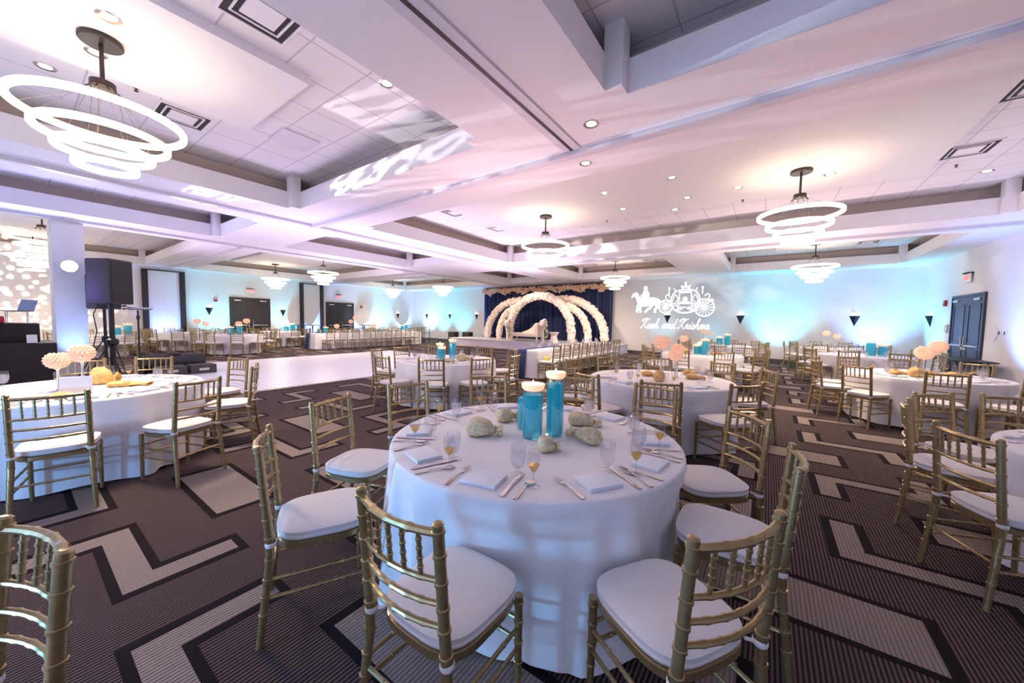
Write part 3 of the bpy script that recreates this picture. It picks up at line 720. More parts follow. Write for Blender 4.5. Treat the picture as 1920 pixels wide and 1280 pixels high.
def crys(key, L):
    cx, cy, d = TABLES[key]
    for dx, dy, h, r, w in L: crystal(cx + dx, cy + dy, h, f"{w} crystal ball holder on the {d}", r)
crys('TR1', [(.02, .0, .50, .10, 'tallest'), (.21, -.03, .34, .085, 'lower'), (.19, .22, .40, .08, 'rearmost')])
crys('TR2', [(.12, .42, .34, .115, 'lower'), (.32, .62, .44, .105, 'taller')])
crys('TB1', [(-.45, .2, .36, .09, 'only')]); crys('TB3', [(-.6, .1, .5, .09, 'taller'), (-.4, .15, .42, .08, 'lower')]); crys('TB4', [(-.2, .1, .5, .10, 'taller'), (.1, .2, .4, .09, 'lower')])
crys('FL3', [(-.15, .15, .44, .11, 'lower'), (.08, .35, .56, .11, 'taller')]); crys('FL2', [(.3, .3, .5, .12, 'taller'), (.3, .6, .4, .11, 'lower')]); crys('FL5', [(0, .0, .55, .12, 'only')])
for key, L in (('TR1', [(-.15, .15, 40), (.06, -.22, 100), (.42, .26, 20), (.28, .72, 60)]), ('TR2', [(-.30, -.2, 20), (-.12, -.42, 5), (.12, .05, 10), (.40, .12, 30)]), ('TM', [(.34, -.32, 20), (.40, .02, 60)]), ('TB1', [(.34, -.12, 20), (-.3, -.3, 0)])):
    cx, cy, d = TABLES[key]
    for i, (dx, dy, a) in enumerate(L):
        pouch(cx + dx, cy + dy, f"gold pouch at {clock(cx, cy, cx + dx, cy + dy)} on the {d}", .24, .075, .04 if i != 1 else .08, rad(a), 'orange' if key != 'TM' else 'lace', 40 + i, group=f"gold pouches on the {d}")
for key, n, off in (('TR1', 9, 10), ('TR2', 10, 5), ('TM', 10, 0), ('RF', 10, 8), ('TB1', 10, 3), ('TB2', 10, 12), ('TB3', 8, 0), ('TB4', 8, 0), ('FL1', 8, 0), ('FL2', 8, 5), ('FL3', 8, 9), ('FL4', 8, 0), ('FL5', 6, 0), ('FL6', 6, 0)):
    cx, cy, d = TABLES[key]
    for i in range(n):
        a = rad(off + 360 * i / n); x, y = cx + .62 * math.cos(a), cy + .62 * math.sin(a); near = key in ('TR1', 'TR2', 'TM', 'RF')
        if near: goblet(x, y, f"water goblet at {clock(cx, cy, x, y)} on the {d}", i % 3 == 0, f"goblets on the {d}", k=1.15)
        else: goblet(x, y, f"clear stemmed goblet on the {d}", True, f"goblets on the {d}", k=1.2)
        if near:
            x, y = cx + .60 * math.cos(a + .16), cy + .60 * math.sin(a + .16); flute(x, y, f"juice glass at {clock(cx, cy, x, y)} on the {d}", f"juice glasses on the {d}")
for key, angs in (('TR1', [-76, -111, -148, -41]), ('TR2', [-94, -132, -58, -22]), ('TM', [-90, -54, -22, -152]), ('RF', [-150, -178, 150])):
    for a in angs: setting(key, a, False)
# long tables: glasses and dark napkins
cx, cy, d = TABLES['HT']
for i in range(9):
    y = 8.3 + .575 * i
    goblet(cx + .16, y, f"clear stemmed glass on the {d}", True, f"glasses on the {d}", k=1.3); goblet(cx - .16, y + .1, f"clear stemmed glass on the {d}", True, f"glasses on the {d}", k=1.3)
    if i < 4:
        o = put('folded_napkin', NAP, None, (cx + .22, y - .12, ZT + .005), PI / 2); o.scale = (1.2, 1.2, 1); tag(o, f"folded napkin at place {['one','two','three','four'][i]} from the runner end, {d}", 'napkin', f"napkins on the {d}")
cx, cy, d = TABLES['LT']
for i in range(9):
    goblet(cx + .2, 8.7 + .63 * i, f"clear stemmed glass on the {d}", True, f"glasses on the {d}", k=1.3); goblet(cx - .2, 8.9 + .63 * i, f"clear stemmed glass on the {d}", True, f"glasses on the {d}", k=1.3)
for y, h, w in ((9.0, .34, 'first'),): 
    vase(cx + .1, y, .11, .26, f"blue vase near the runner end of the {d}", .92, n=18)
for y, h, w in ((9.6, .34, 'low'), (10.6, .78, 'tallest'), (11.7, .36, 'middle')): crystal(cx, y, h, f"{w} crystal holder on the {d}", .11)
bm = bmesh.new(); box(bm, -.07, .07, -.05, .05, 0, .085, bev=.015); o = ob('gift_bag', bm, 'yellow', None, loc=(-4.56, 7.98, .519)); tag(o, 'small yellow gift bag on the first head table chair seat', 'bag')
bm = bmesh.new(); tube(bm, [(-.03, 0, .084), (-.02, 0, .11), (.02, 0, .11), (.03, 0, .084)], .003, 6); ob('bag_handle', bm, 'yellow', o)

# ---------------------------------------------------------------- ceiling fixtures
def chandelier_parts():
    P = []
    bm = bmesh.new(); lathe(bm, [(0, 0), (.15, 0), (.155, -.012), (.155, -.040), (.148, -.048), (0, -.048)], 32, cap=False); P.append(('canopy', mesh(bm, 'canopy', 'bronze')))
    bm = bmesh.new(); tube(bm, [(0, 0, -.045), (0, 0, -.40)], .017, 12); P.append(('stem', mesh(bm, 'stem', 'bronze')))
    bm = bmesh.new(); lathe(bm, [(0, -.385), (.03, -.385), (.09, -.40), (.092, -.455), (.07, -.465), (0, -.468)], 24, cap=False)
    for i in range(8):
        a = 2 * PI * (i + .3) / 8; tube(bm, [(.07 * math.cos(a), .07 * math.sin(a), -.45), (.125 * math.cos(a), .125 * math.sin(a), -.50)], .006, 6)
    P.append(('hub', mesh(bm, 'hub', 'bronze')))
    for i, (r, z) in enumerate(((.575, -.745), (.445, -.925), (.325, -1.06), (.205, -1.20))):
        bm = bmesh.new(); n = 72; prof = [(-.020, -.027), (.020, -.027), (.026, -.02), (.026, .02), (.020, .027), (-.020, .027), (-.026, .02), (-.026, -.02)]
        R = [[bm.verts.new(((r + u) * math.cos(2 * PI * k / n), (r + u) * math.sin(2 * PI * k / n), z + v)) for u, v in prof] for k in range(n)]
        for k in range(n):
            A, B = R[k], R[(k + 1) % n]
            for q in range(8): bm.faces.new([A[q], A[(q + 1) % 8], B[(q + 1) % 8], B[q]])
        P.append(('light_ring', mesh(bm, 'light_ring', 'ring')))
        bm = bmesh.new()
        for k in range(3):
            a = 2 * PI * (k / 3 + i * .09); tube(bm, [(.10 * math.cos(a), .10 * math.sin(a), -.475), (r * math.cos(a), r * math.sin(a), z + .03)], .0022, 5)
            b2 = bmesh.new(); box(b2, -.02, .02, -.008, .008, z + .020, z + .036); merge(bm, b2, 0, Matrix.Translation((r * math.cos(a), r * math.sin(a), 0)))
        P.append(('suspension_wire', mesh(bm, 'suspension_wire', 'wire')))
    return P
CHP = chandelier_parts(); first = None
for x, y, lab in ((-5.37, .63, 'four ring chandelier large at the upper left of the photo'), (-4.67, 7.95, 'four ring chandelier in the long middle tray, left of its pair'), (.34, 7.95, 'four ring chandelier in the long middle tray, right of its pair'),
                  (1.13, 15.1, 'four ring chandelier before the far wall right of the projected carriage'), (-5.4, 15.1, 'four ring chandelier before the far wall beside the stage drape'),
                  (-15.3, .63, 'four ring chandelier above the music booth'), (-20.3, .63, 'four ring chandelier behind the one above the music booth'),
                  (-20.3, 7.95, 'four ring chandelier in front of the left double door'), (-15.6, 7.95, 'four ring chandelier before the second blue window bay'),
                  (-20.3, 14.9, 'four ring chandelier in the far left corner'), (-15.6, 14.9, 'four ring chandelier left of the stage')):
    r = empty('ring_chandelier', lab, 'chandelier', (x, y, ZC), 0, 'ring chandeliers')
    if first is None: first = [put(n, me, r) for n, me in CHP]
    else:
        for o in first: c = o.copy(); C.objects.link(c); c.parent = r
for x, y in ((-5.37, .63), (-4.67, 7.95), (.34, 7.95), (1.13, 15.1), (-5.4, 15.1), (-15.3, .63), (-20.3, .63), (-20.3, 7.95), (-15.6, 7.95), (-20.3, 14.9), (-15.6, 14.9)):
    l = bpy.data.lights.new('chandelier_glow', 'SPOT'); l.energy = 170; l.color = (1, .80, .60); l.spot_size = rad(165); l.spot_blend = .8; l.shadow_soft_size = .3
    o = bpy.data.objects.new('chandelier_glow', l); C.objects.link(o); o.location = (x, y, ZC - 1.26)
def downlight_parts():
    bm = bmesh.new(); lathe(bm, [(.050, .004), (.054, -.001), (.082, -.006), (.086, -.001), (.086, 0.0)], 28, cap=False); a = mesh(bm, 'trim_ring', 'dtrim')
    bm = bmesh.new(); lathe(bm, [(0, -.0012), (.050, -.0012), (.050, .0)], 24, cap=False); b = mesh(bm, 'lens', 'down')
    return a, b
DL = downlight_parts()
def downlight(x, y, z, lab):
    r = empty('recessed_downlight', lab, 'ceiling light', (x, y, z - .001), 0, 'recessed downlights'); put('trim_ring', DL[0], r); put('lens', DL[1], r)
DLP = [(-4.92, .63, ZC, 'recessed light beside the canopy of the large left chandelier'), (-5.68, .63, ZC, 'recessed light behind the stem of the large left chandelier'), (-6.70, .36, ZU, 'recessed light at the upper left edge of the photo'),
       (-3.76, 2.68, ZU, 'recessed light at the tray edge right of the large chandelier'), (-1.67, 3.77, ZS, 'recessed light by the corner of the two ceiling tracks'), (-2.12, 4.64, ZS, 'recessed light just past the track, before the long tray'),
       (2.98, 10.0, ZU, 'recessed light at the right end of the long tray'), (-2.85, 7.2, ZC, 'recessed light right of the middle chandelier canopy'), (-2.88, 8.42, ZC, 'recessed light behind the middle chandelier, on its right'),
       (-1.51, 8.39, ZC, 'recessed light between the two middle chandeliers'), (-1.89, 9.1, ZC, 'recessed light between the two middle chandeliers near the far tray lip'), (-1.55, 7.1, ZC, 'recessed light between the two middle chandeliers near the near tray lip'),
       (-.6, 8.3, ZC, 'recessed light left of the right middle chandelier'), (.75, 8.4, ZC, 'recessed light behind the right middle chandelier hub')]
for a in DLP: downlight(*a)
def vent(x, y, z, lab, s=.28, rz=0.):
    r = empty('ceiling_vent', lab, 'air vent', (x, y, z - .0015), rz, 'square ceiling vents')
    bm = bmesh.new()
    for w, t in ((s, .022), (s * .72, .018)):
        for q in ((-w, w, -w, -w + t), (-w, w, w - t, w), (-w, -w + t, -w + t, w - t), (w - t, w, -w + t, w - t)): box(bm, *q, -.012, 0)
    box(bm, -s * .50, s * .50, -s * .50, s * .50, -.016, -.002); ob('frame', bm, 'soffit', r, smooth=False)
    bm = bmesh.new(); box(bm, -s * .97, s * .97, -s * .97, s * .97, -.0012, .001); ob('slot', bm, 'dark', r, smooth=False)
for x, y, l in ((-6.74, 1.52, 'square ceiling vent right of the large left chandelier'), (-3.85, 1.45, 'square ceiling vent at the top edge near the left tray'), (-6.65, 6.75, 'square ceiling vent left of the middle chandelier, nearer one'),
                (-6.67, 8.61, 'square ceiling vent left of the middle chandelier, farther one'), (2.38, 8.67, 'square ceiling vent at the right of the long tray'), (2.38, 6.80, 'square ceiling vent cut by the right photo edge'),
                (-6.6, 16.4, 'square ceiling vent above the stage drape'), (-3.9, 16.6, 'square ceiling vent right of the stage drape chandelier'), (2.5, 16.3, 'square ceiling vent above the far right corner')): vent(x, y, ZU, l)
for x, y, z, l in ((-6.38, 1.02, ZU, 'dark sprinkler head above the large left chandelier ring'), (2.45, 9.35, ZU, 'dark sprinkler head near the right tray vent'), (-3.54, 9.15, ZC, 'dark sprinkler head right of the middle chandelier'), (-.56, 9.15, ZC, 'dark sprinkler head left of the right chandelier')):
    bm = bmesh.new(); lathe(bm, [(0, 0), (.026, 0), (.026, -.004), (.009, -.008), (.009, -.03), (.022, -.034), (.022, -.038), (0, -.038)], 14, cap=False); o = ob('sprinkler_head', bm, 'bronze', None, loc=(x, y, z - .001)); tag(o, l, 'sprinkler')
bm = bmesh.new(); box(bm, -.26, .26, -.26, .26, -.02, 0); o = ob('access_panel', bm, 'trackpaint', None, loc=(-6.1, 2.7, ZU - .001), smooth=False); tag(o, 'grey square hatch in the tiles of the left tray', 'hatch')

# ---------------------------------------------------------------- doors, signs and wall things (local frame: wall plane x=0, room towards +x)
def door(n, x, y, rz, w, h, mat, lab):
    fr = .06; r = bpy.data.objects.new('door_%d' % n, None); C.objects.link(r); r.location = (x, y, 0); r.rotation_euler = (0, 0, rz); struct(r, lab); r['category'] = 'door'
    bm = bmesh.new(); box(bm, .001, .05, -w / 2 - fr, -w / 2, 0, h + fr); box(bm, .001, .05, w / 2, w / 2 + fr, 0, h + fr); box(bm, .001, .05, -w / 2, w / 2, h, h + fr); ob('door_frame', bm, mat, r, smooth=False)
    for s in (-1, 1):
        y0, y1 = (0.004, w / 2) if s > 0 else (-w / 2, -.004)
        bm = bmesh.new(); box(bm, .001, .030, y0, y1, .008, h - .003)
        for z0, z1 in ((.25, .95), (1.10, h - .22)):
            for q in ((y0 + .12, y1 - .12, z0, z0 + .03), (y0 + .12, y1 - .12, z1 - .03, z1), (y0 + .12, y0 + .15, z0, z1), (y1 - .15, y1 - .12, z0, z1)): box(bm, .030, .040, *q)
        lf = ob('door_leaf', bm, mat, r, smooth=False)
        bm = bmesh.new(); a = (y1 - .44) if s > 0 else y0 + .12; box(bm, .03, .075, a, a + .32, h - .13, h - .07, bev=.006); ob('door_closer', bm, 'handle', lf)
        bm = bmesh.new(); yy = s * .09; tube(bm, [(.03, yy, 1.0), (.075, yy, 1.0), (.075, yy, 1.28), (.03, yy, 1.28)], .011, 8); lathe(bm, [(0, .93), (.03, .93), (.03, .99), (0, .99)], 12, (.035, yy, 0), cap=False); ob('handle', bm, 'handle', lf)
        bm = bmesh.new(); box(bm, .030, .07, y0 + .08, y1 - .08, 1.02, 1.06, bev=.006); ob('push_bar', bm, 'handle', lf)
    return r
door(1, XL, 7.65, 0, 1.74, 2.44, 'wood', 'dark brown double door below the left exit sign'); door(2, XL, 12.62, 0, 1.74, 2.44, 'wood', 'dark brown double door farther along the left wall'); door(3, XR, 15.18, PI, 1.86, 2.38, 'bluereflect', 'dark double door with blue reflections in its colour, right wall')
def text_mesh(txt, size):
    cu = bpy.data.curves.new('lettering', 'FONT'); cu.body = txt; cu.size = size; cu.extrude = .003; cu.align_x = 'CENTER'; cu.align_y = 'CENTER'
    o = bpy.data.objects.new('lettering_tmp', cu); C.objects.link(o); dg = bpy.context.evaluated_depsgraph_get(); dg.update()
    me = bpy.data.meshes.new_from_object(o.evaluated_get(dg)); bpy.data.objects.remove(o); return me
EX = text_mesh('EXIT', .17); EX.materials.clear(); EX.materials.append(M['exit'])
for x, y, z, rz, l in ((XL, 7.63, 2.84, 0, 'red exit sign above the left double door'), (XL, 12.5, 2.86, 0, 'red exit sign above the farther left door'), (XR, 15.2, 2.88, PI, 'red exit sign above the right wall door')):
    r = empty('exit_sign', l, 'sign', (x, y, z), rz, 'exit signs')
    bm = bmesh.new(); box(bm, .05, .075, -.19, .19, -.12, .12, bev=.004); ob('sign_plate', bm, 'white', r)
    bm = bmesh.new(); box(bm, .001, .12, -.16, .16, .122, .155, bev=.004); ob('bracket', bm, 'black', r)
    o = put('exit_lettering', EX, r, (.077, 0, 0)); o.rotation_euler = (PI / 2, 0, PI / 2); o['label'] = 'glowing red letters'
for x, y, z, rz, l in ((XL, 6.15, 2.32, 0, 'red fire alarm left of the left double door'), (XR, 16.72, 2.27, PI, 'red fire alarm left of the right door'), (XL, 14.1, 2.3, 0, 'red fire alarm right of the farther left door')):
    r = empty('fire_alarm', l, 'alarm', (x, y, z), rz, 'fire alarms'); bm = bmesh.new(); box(bm, .001, .06, -.07, .07, -.09, .09, bev=.008); ob('housing', bm, 'red', r)
    bm = bmesh.new(); box(bm, .06, .067, -.045, .045, .02, .065, bev=.003); ob('strobe_lens', bm, 'white', r)
def sconce(x, y, rz, lab):
    r = empty('wall_sconce', lab, 'wall lamp', (x, y, 1.52), rz, 'black wedge sconces')
    bm = bmesh.new(); a = [bm.verts.new(p) for p in ((.001, -.16, .40), (.001, .16, .40), (.15, 0, .40), (.001, 0, 0))]
    for f in ((0, 2, 3), (2, 1, 3), (0, 1, 3)): bm.faces.new([a[i] for i in f])
    ob('wedge_shade', bm, 'sconce', r, smooth=False)
    bm = bmesh.new(); prism(bm, [(.004, -.135), (.004, .135), (.125, 0)], .405, .425, axis='z'); ob('glowing_lens', bm, 'sglow', r, smooth=False)
for x, y, rz, l in ((XL, 5.89, 0, 'black wedge sconce left of the left double door'), (XL, 9.24, 0, 'black wedge sconce right of the left double door'), (XL, 17.1, 0, 'black wedge sconce near the far left corner'), (-21.2, YB, -PI / 2, 'black wedge sconce first on the far wall from the left corner'),
                    (-18.75, YB, -PI / 2, 'black wedge sconce second on the far wall from the left corner'), (-16.2, YB, -PI / 2, 'black wedge sconce next to the stage drape, on its left'), (-4.0, YB, -PI / 2, 'black wedge sconce between the projected carriage and name'),
                    (-1.0, YB, -PI / 2, 'black wedge sconce right of the projected carriage'), (2.65, YB, -PI / 2, 'black wedge sconce at the right of the far wall'), (XR, 17.9, PI, 'black wedge sconce on the right wall by its corner')): sconce(x, y, rz, l)
for n, (y0, y1) in enumerate(((3.54, 5.0), (10.14, 11.52)), 1):
    r = bpy.data.objects.new('window_%d' % n, None); C.objects.link(r); r.location = (XL, 0, 0); struct(r, 'tall white shaded window bay between dark side panels'); r['category'] = 'window'
    bm = bmesh.new(); box(bm, .001, .02, y0 + .2, y1 - .2, .12, 3.5); ob('window_shade', bm, 'white', r, smooth=False)
    for a, b in ((y0, y0 + .20), (y1 - .20, y1)):
        bm = bmesh.new(); box(bm, .001, .10, a, b, .11, 3.55, bev=.01); ob('side_panel', bm, 'wood', r)
    bm = bmesh.new(); box(bm, .02, .09, y0 + .2, y1 - .2, 3.50, 3.55); ob('head_rail', bm, 'wood', r, smooth=False)
# right wall: phone, notice, switches, folding table
r = empty('wall_phone', 'grey wall phone with coiled cord left of the right door', 'phone', (XR, 16.45, 1.38), PI)
bm = bmesh.new(); box(bm, .001, .05, -.06, .06, -.02, .24, bev=.01); ob('phone_body', bm, 'handle', r)
bm = bmesh.new(); tube(bm, [(.06, .05, .22), (.085, .05, .18), (.085, .05, .06), (.06, .05, .02)], .014, 8); ob('handset', bm, 'white', r)
bm = bmesh.new(); tube(bm, [(.05, .05 + .012 * math.sin(i * 1.5), .02 - .012 * i if i < 14 else .02 - .012 * 14 + .014 * (i - 14)) for i in range(24)], .004, 5); ob('coiled_cord', bm, 'white', r)
bm = bmesh.new(); lathe(bm, [(0, 0), (.19, 0), (.19, .012), (0, .014)], 28, cap=False); o = ob('round_notice', bm, 'skirt', None, loc=(XR - .001, 13.72, 1.42)); o.rotation_euler = (0, -PI / 2, 0); tag(o, 'pale round notice on the wall right of the right door', 'sign')
for y in (13.18, 13.42):
    bm = bmesh.new(); box(bm, -.02, -.001, -.04, .04, -.065, .065, bev=.004); o = ob('switch_plate', bm, 'white', None, loc=(XR, y, 1.42)); tag(o, f"light switch plate right of the round notice, {'nearer' if y < 13.3 else 'farther'} of two", 'switch')
    bm = bmesh.new(); box(bm, -.032, -.02, -.012, .012, -.04, .04); ob('switch_lever', bm, 'black', o)
t = empty('folding_table', 'black folding table along the right wall before the door', 'table', (3.98, 13.9, 0))
bm = bmesh.new(); box(bm, -.3, .3, -1.0, 1.0, .72, .752, bev=.008); ob('tabletop', bm, 'black', t)
for s in (-1, 1):
    bm = bmesh.new(); tube(bm, [(-.24, s * .62, .72), (-.25, s * .80, .60), (-.25, s * .72, .012), (.25, s * .72, .012), (.25, s * .80, .60), (.24, s * .62, .72)], .016, 8); ob('leg', bm, 'black', t)
# low black tables by the left wall
for x, y, l in ((-22.3, 9.85, 'tall black cocktail table right of the left double door'), (-22.3, 10.68, 'tall black cocktail table before the second window bay'), (-22.3, 14.1, 'tall black cocktail table right of the farther left door'), (-22.3, 17.5, 'tall black cocktail table by the far left corner')):
    t = empty('cocktail_table', l, 'table', (x, y, 0), 0, 'black cocktail tables')
    bm = bmesh.new(); lathe(bm, [(0, 1.03), (.38, 1.03), (.385, 1.045), (.38, 1.06), (0, 1.06)], 24, cap=False); ob('tabletop', bm, 'black', t)
    bm = bmesh.new(); lathe(bm, [(.28, .003), (.28, .02), (.04, .05), (.035, 1.03)], 16); ob('pedestal', bm, 'black', t)

# ---------------------------------------------------------------- dance floor and stage
bm = bmesh.new(); box(bm, -14.4, -8.29, 2.1, 10.4, .002, .028); o = ob('dance_floor', bm, 'floor', None, smooth=False); tag(o, 'glossy white portable dance floor with a fine grid', 'dance floor')
bm = bmesh.new()
for q in ((-14.47, -14.401, 2.03, 10.47), (-8.289, -8.22, 2.03, 10.47), (-14.401, -8.289, 2.03, 2.099), (-14.401, -8.289, 10.401, 10.47)): box(bm, *q, .002, .02)
ob('edge_ramp', bm, 'dtrim', o, smooth=False)
SX0, SX1, SY0, SY1, SZ = -15.7, -5.7, 15.5, 18.15, .45
st = empty('stage', 'low white stage under the flower arches', 'stage', (0, 0, 0))
bm = bmesh.new(); box(bm, SX0, SX1, SY0, SY1, SZ - .04, SZ); ob('deck', bm, 'stage', st, smooth=False)
bm = bmesh.new(); box(bm, SX0 + .02, SX1 - .02, SY0 + .02, SY1 - .02, .003, SZ - .041); ob('skirt', bm, 'skirt', st, smooth=False)
bm = bmesh.new(); n = 420; A = []
for i in range(n + 1):
    x = -15.35 + 8.7 * i / n; w = .05 * math.sin(i * .95) + .025 * math.sin(i * 2.3 + 1) + .02 * math.sin(i * .31)
    A.append([bm.verts.new((x, 18.38 + w * k, z)) for z, k in ((.008, 1.2), (1.6, 1.), (3.58, .7))])
for a, b in zip(A, A[1:]):
    for j in range(2): bm.faces.new([a[j], b[j], b[j + 1], a[j + 1]])
o = ob('backdrop_drape', bm, 'drape'); tag(o, 'pleated navy drape hanging behind the flower arches', 'drape')
bm = bmesh.new(); tube(bm, [(-15.4, 18.42, 3.59), (-6.6, 18.42, 3.59)], .025, 8); ob('drape_rod', bm, 'black', o)
def blossoms(bm, path, R, n, rs, seed, squash=.6):
    r = random.Random(seed); P = [Vector(p) for p in path]; k = len(P) - 1
    for _ in range(n):
        u = r.random() * k; i = min(int(u), k - 1); p = P[i].lerp(P[i + 1], u - i); t = (P[i + 1] - P[i]).normalized()
        v = Vector((r.gauss(0, 1), r.gauss(0, 1), r.gauss(0, 1))); v -= t * v.dot(t); v.normalize()
        s = r.uniform(*rs); b2 = bmesh.new(); bmesh.ops.create_icosphere(b2, subdivisions=1, radius=s)
        q = Vector((0, 0, 1)).rotation_difference(v).to_matrix().to_4x4()
        merge(bm, b2, 0, Matrix.Translation(p + v * R * r.uniform(.88, 1.06)) @ q @ Matrix.Diagonal((1, 1, squash, 1)))
def arch(path, R, lab, seed, n):
    r = empty('floral_arch', lab, 'flower arch', (0, 0, 0), 0, 'white floral arches on the stage')
    bm = bmesh.new(); tube(bm, path, R * .92, 12); c = ob('arch_core', bm, 'ivory', r)
    bm = bmesh.new(); blossoms(bm, [(path[0][0], path[0][1], .56)] + path[1:], R, n, (.05, .085), seed); ob('blossoms', bm, 'flower', r, smooth=False)['kind'] = 'stuff'
E = lambda cx, a, zc, b, t0, t1, y0, y1, n=26: [(cx + a * math.cos(rad(t0 + (t1 - t0) * i / n)), y0 + (y1 - y0) * i / n, zc + b * math.sin(rad(t0 + (t1 - t0) * i / n))) for i in range(n + 1)]
arch([(-11.75, 16.3, .47)] + E(-9.86, 1.89, 1.0, 1.85, 180, 0, 16.3, 16.3, 40) + [(-7.97, 16.3, .47)], .20, 'round central arch of white flowers on the stage', 1, 620)
arch([(-13.98, 17.1, .47)] + E(-11.64, 2.34, .70, 2.0, 180, 78, 17.1, 17.2), .19, 'outer left half arch of white flowers on the stage', 2, 380)
arch([(-12.79, 16.7, .47)] + E(-11.33, 1.46, .70, 1.62, 180, 92, 16.7, 16.75), .17, 'inner left half arch of white flowers on the stage', 3, 280)
arch([(-6.54, 17.1, .47)] + E(-8.88, 2.34, .70, 2.0, 0, 102, 17.1, 17.2), .19, 'outer right half arch of white flowers on the stage', 4, 380)
arch([(-7.24, 16.7, .47)] + E(-8.70, 1.46, .70, 1.62, 0, 92, 16.7, 16.75), .17, 'inner right half arch of white flowers on the stage', 5, 280)
bm = bmesh.new(); rr = random.Random(9)
for i in range(900):
    x = -15.3 + 8.65 * rr.random(); s = rr.uniform(.05, .09); zz = 3.33 + .2 * rr.random() - (.16 * rr.random() ** 2 * (1 + math.sin(x * 5)))
    b2 = bmesh.new(); bmesh.ops.create_icosphere(b2, subdivisions=1, radius=s); merge(bm, b2, 0, Matrix.Translation((x, 18.16 + rr.uniform(-.07, .05), zz)) @ Matrix.Rotation(rr.random() * 3, 4, 'X') @ Matrix.Diagonal((1, 1, .6, 1)))
o = ob('flower_garland', bm, 'garland', smooth=False); tag(o, 'blush and gold flower garland along the drape top', 'garland')
# stage furniture
r = empty('settee', 'ivory chaise settee with sloping back on the stage', 'settee', (-10.42, 16.0, SZ + .002))
bm = bmesh.new(); box(bm, -.86, .86, -.30, .30, .24, .44, bev=.03); ob('seat', bm, 'ivory', r)
bm = bmesh.new(); prism(bm, [(-.45, .44), (-.25, .52), (0, .60), (.2, .72), (.38, .92), (.52, .98), (.62, .95), (.66, .44)], .16, .29); ob('backrest', bm, 'ivory', r)
bm = bmesh.new(); prism(bm, [(.62, .42), (.62, .88), (.70, .96), (.82, .93), (.86, .42)], -.29, .29); ob('armrest', bm, 'ivory', r)
for sx in (-.78, .78):
    for sy in (-.24, .24):
        bm = bmesh.new(); lathe(bm, [(.022, 0), (.03, .10), (.045, .24)], 10, (sx, sy, 0)); ob('leg', bm, 'ivory', r)
def bouquet(x, y, h, lab, seed, hang):
    r = empty('flower_stand', lab, 'flowers', (x, y, SZ + .002), 0, 'flower stands on the stage')
    bm = bmesh.new(); lathe(bm, [(.12, 0), (.12, .02), (.05, .05), (.04, h - .2), (.09, h - .02), (.10, h)], 16); ob('pedestal', bm, 'white', r)
    bm = bmesh.new(); blossoms(bm, [(-.10, 0, h + .10), (.10, 0, h + .14)], .20, 90, (.05, .08), seed); ob('roses', bm, 'flower', r, smooth=False)
    bm = bmesh.new(); blossoms(bm, [(hang * .1, -.05, h + .05), (hang * .24, -.08, h - .25), (hang * .22, -.08, h - .62)], .07, 80, (.03, .06), seed + 1, .3); ob('trailing_leaves', bm, 'leaf', r, smooth=False)
bouquet(-11.42, 15.72, .78, 'flower stand left of the settee with trailing leaves', 5, .4); bouquet(-9.3, 15.85, .82, 'flower stand right of the settee with trailing leaves', 8, 1.)
r = empty('side_table', 'small white flared side table right of the settee', 'table', (-8.72, 15.9, SZ + .002)); bm = bmesh.new(); lathe(bm, [(.24, 0), (.17, .22), (.15, .34), (.24, .5)], 20); ob('flared_body', bm, 'ivory', r)
bm = bmesh.new(); lathe(bm, [(0, .501), (.26, .501), (.26, .53), (0, .53)], 20, cap=False); ob('tabletop', bm, 'ivory', r)
r = empty('candle_stand', 'tall white candle stand before the right arches', 'candle holder', (-7.0, 15.8, SZ + .002)); bm = bmesh.new(); lathe(bm, [(.11, 0), (.11, .02), (.03, .05), (.025, .62), (.06, .66)], 14); ob('stem', bm, 'white', r)
bm = bmesh.new(); lathe(bm, [(.06, .661), (.11, .72), (.11, .92), (.07, .96)], 16); ob('glass_shade', bm, 'crystal', r)
for x, y, l in ((-16.1, 17.6, 'black upright speaker left of the stage beside the drape'), (-17.0, 17.2, 'black upright speaker farther left of the stage')):
    r = empty('loudspeaker', l, 'speaker', (x, y, .002)); bm = bmesh.new(); box(bm, -.3, .3, -.2, .2, 0, .72, bev=.02); ob('cabinet', bm, 'black', r); bm = bmesh.new(); box(bm, -.26, .26, -.208, -.2, .05, .67); ob('grille', bm, 'speaker', r)
r = empty('equipment_rack', 'open metal rack left of the stage', 'rack', (-17.6, 15.2, .002))
bm = bmesh.new()
for sx in (-.3, .3):
    for sy in (-.2, .2): tube(bm, [(sx, sy, 0), (sx, sy, 1.0)], .018, 6)
ob('upright_frame', bm, 'bronze', r)
for z in (.3, .65, .99):
    bm = bmesh.new(); box(bm, -.32, .32, -.22, .22, z, z + .02); ob('shelf', bm, 'bronze', r)
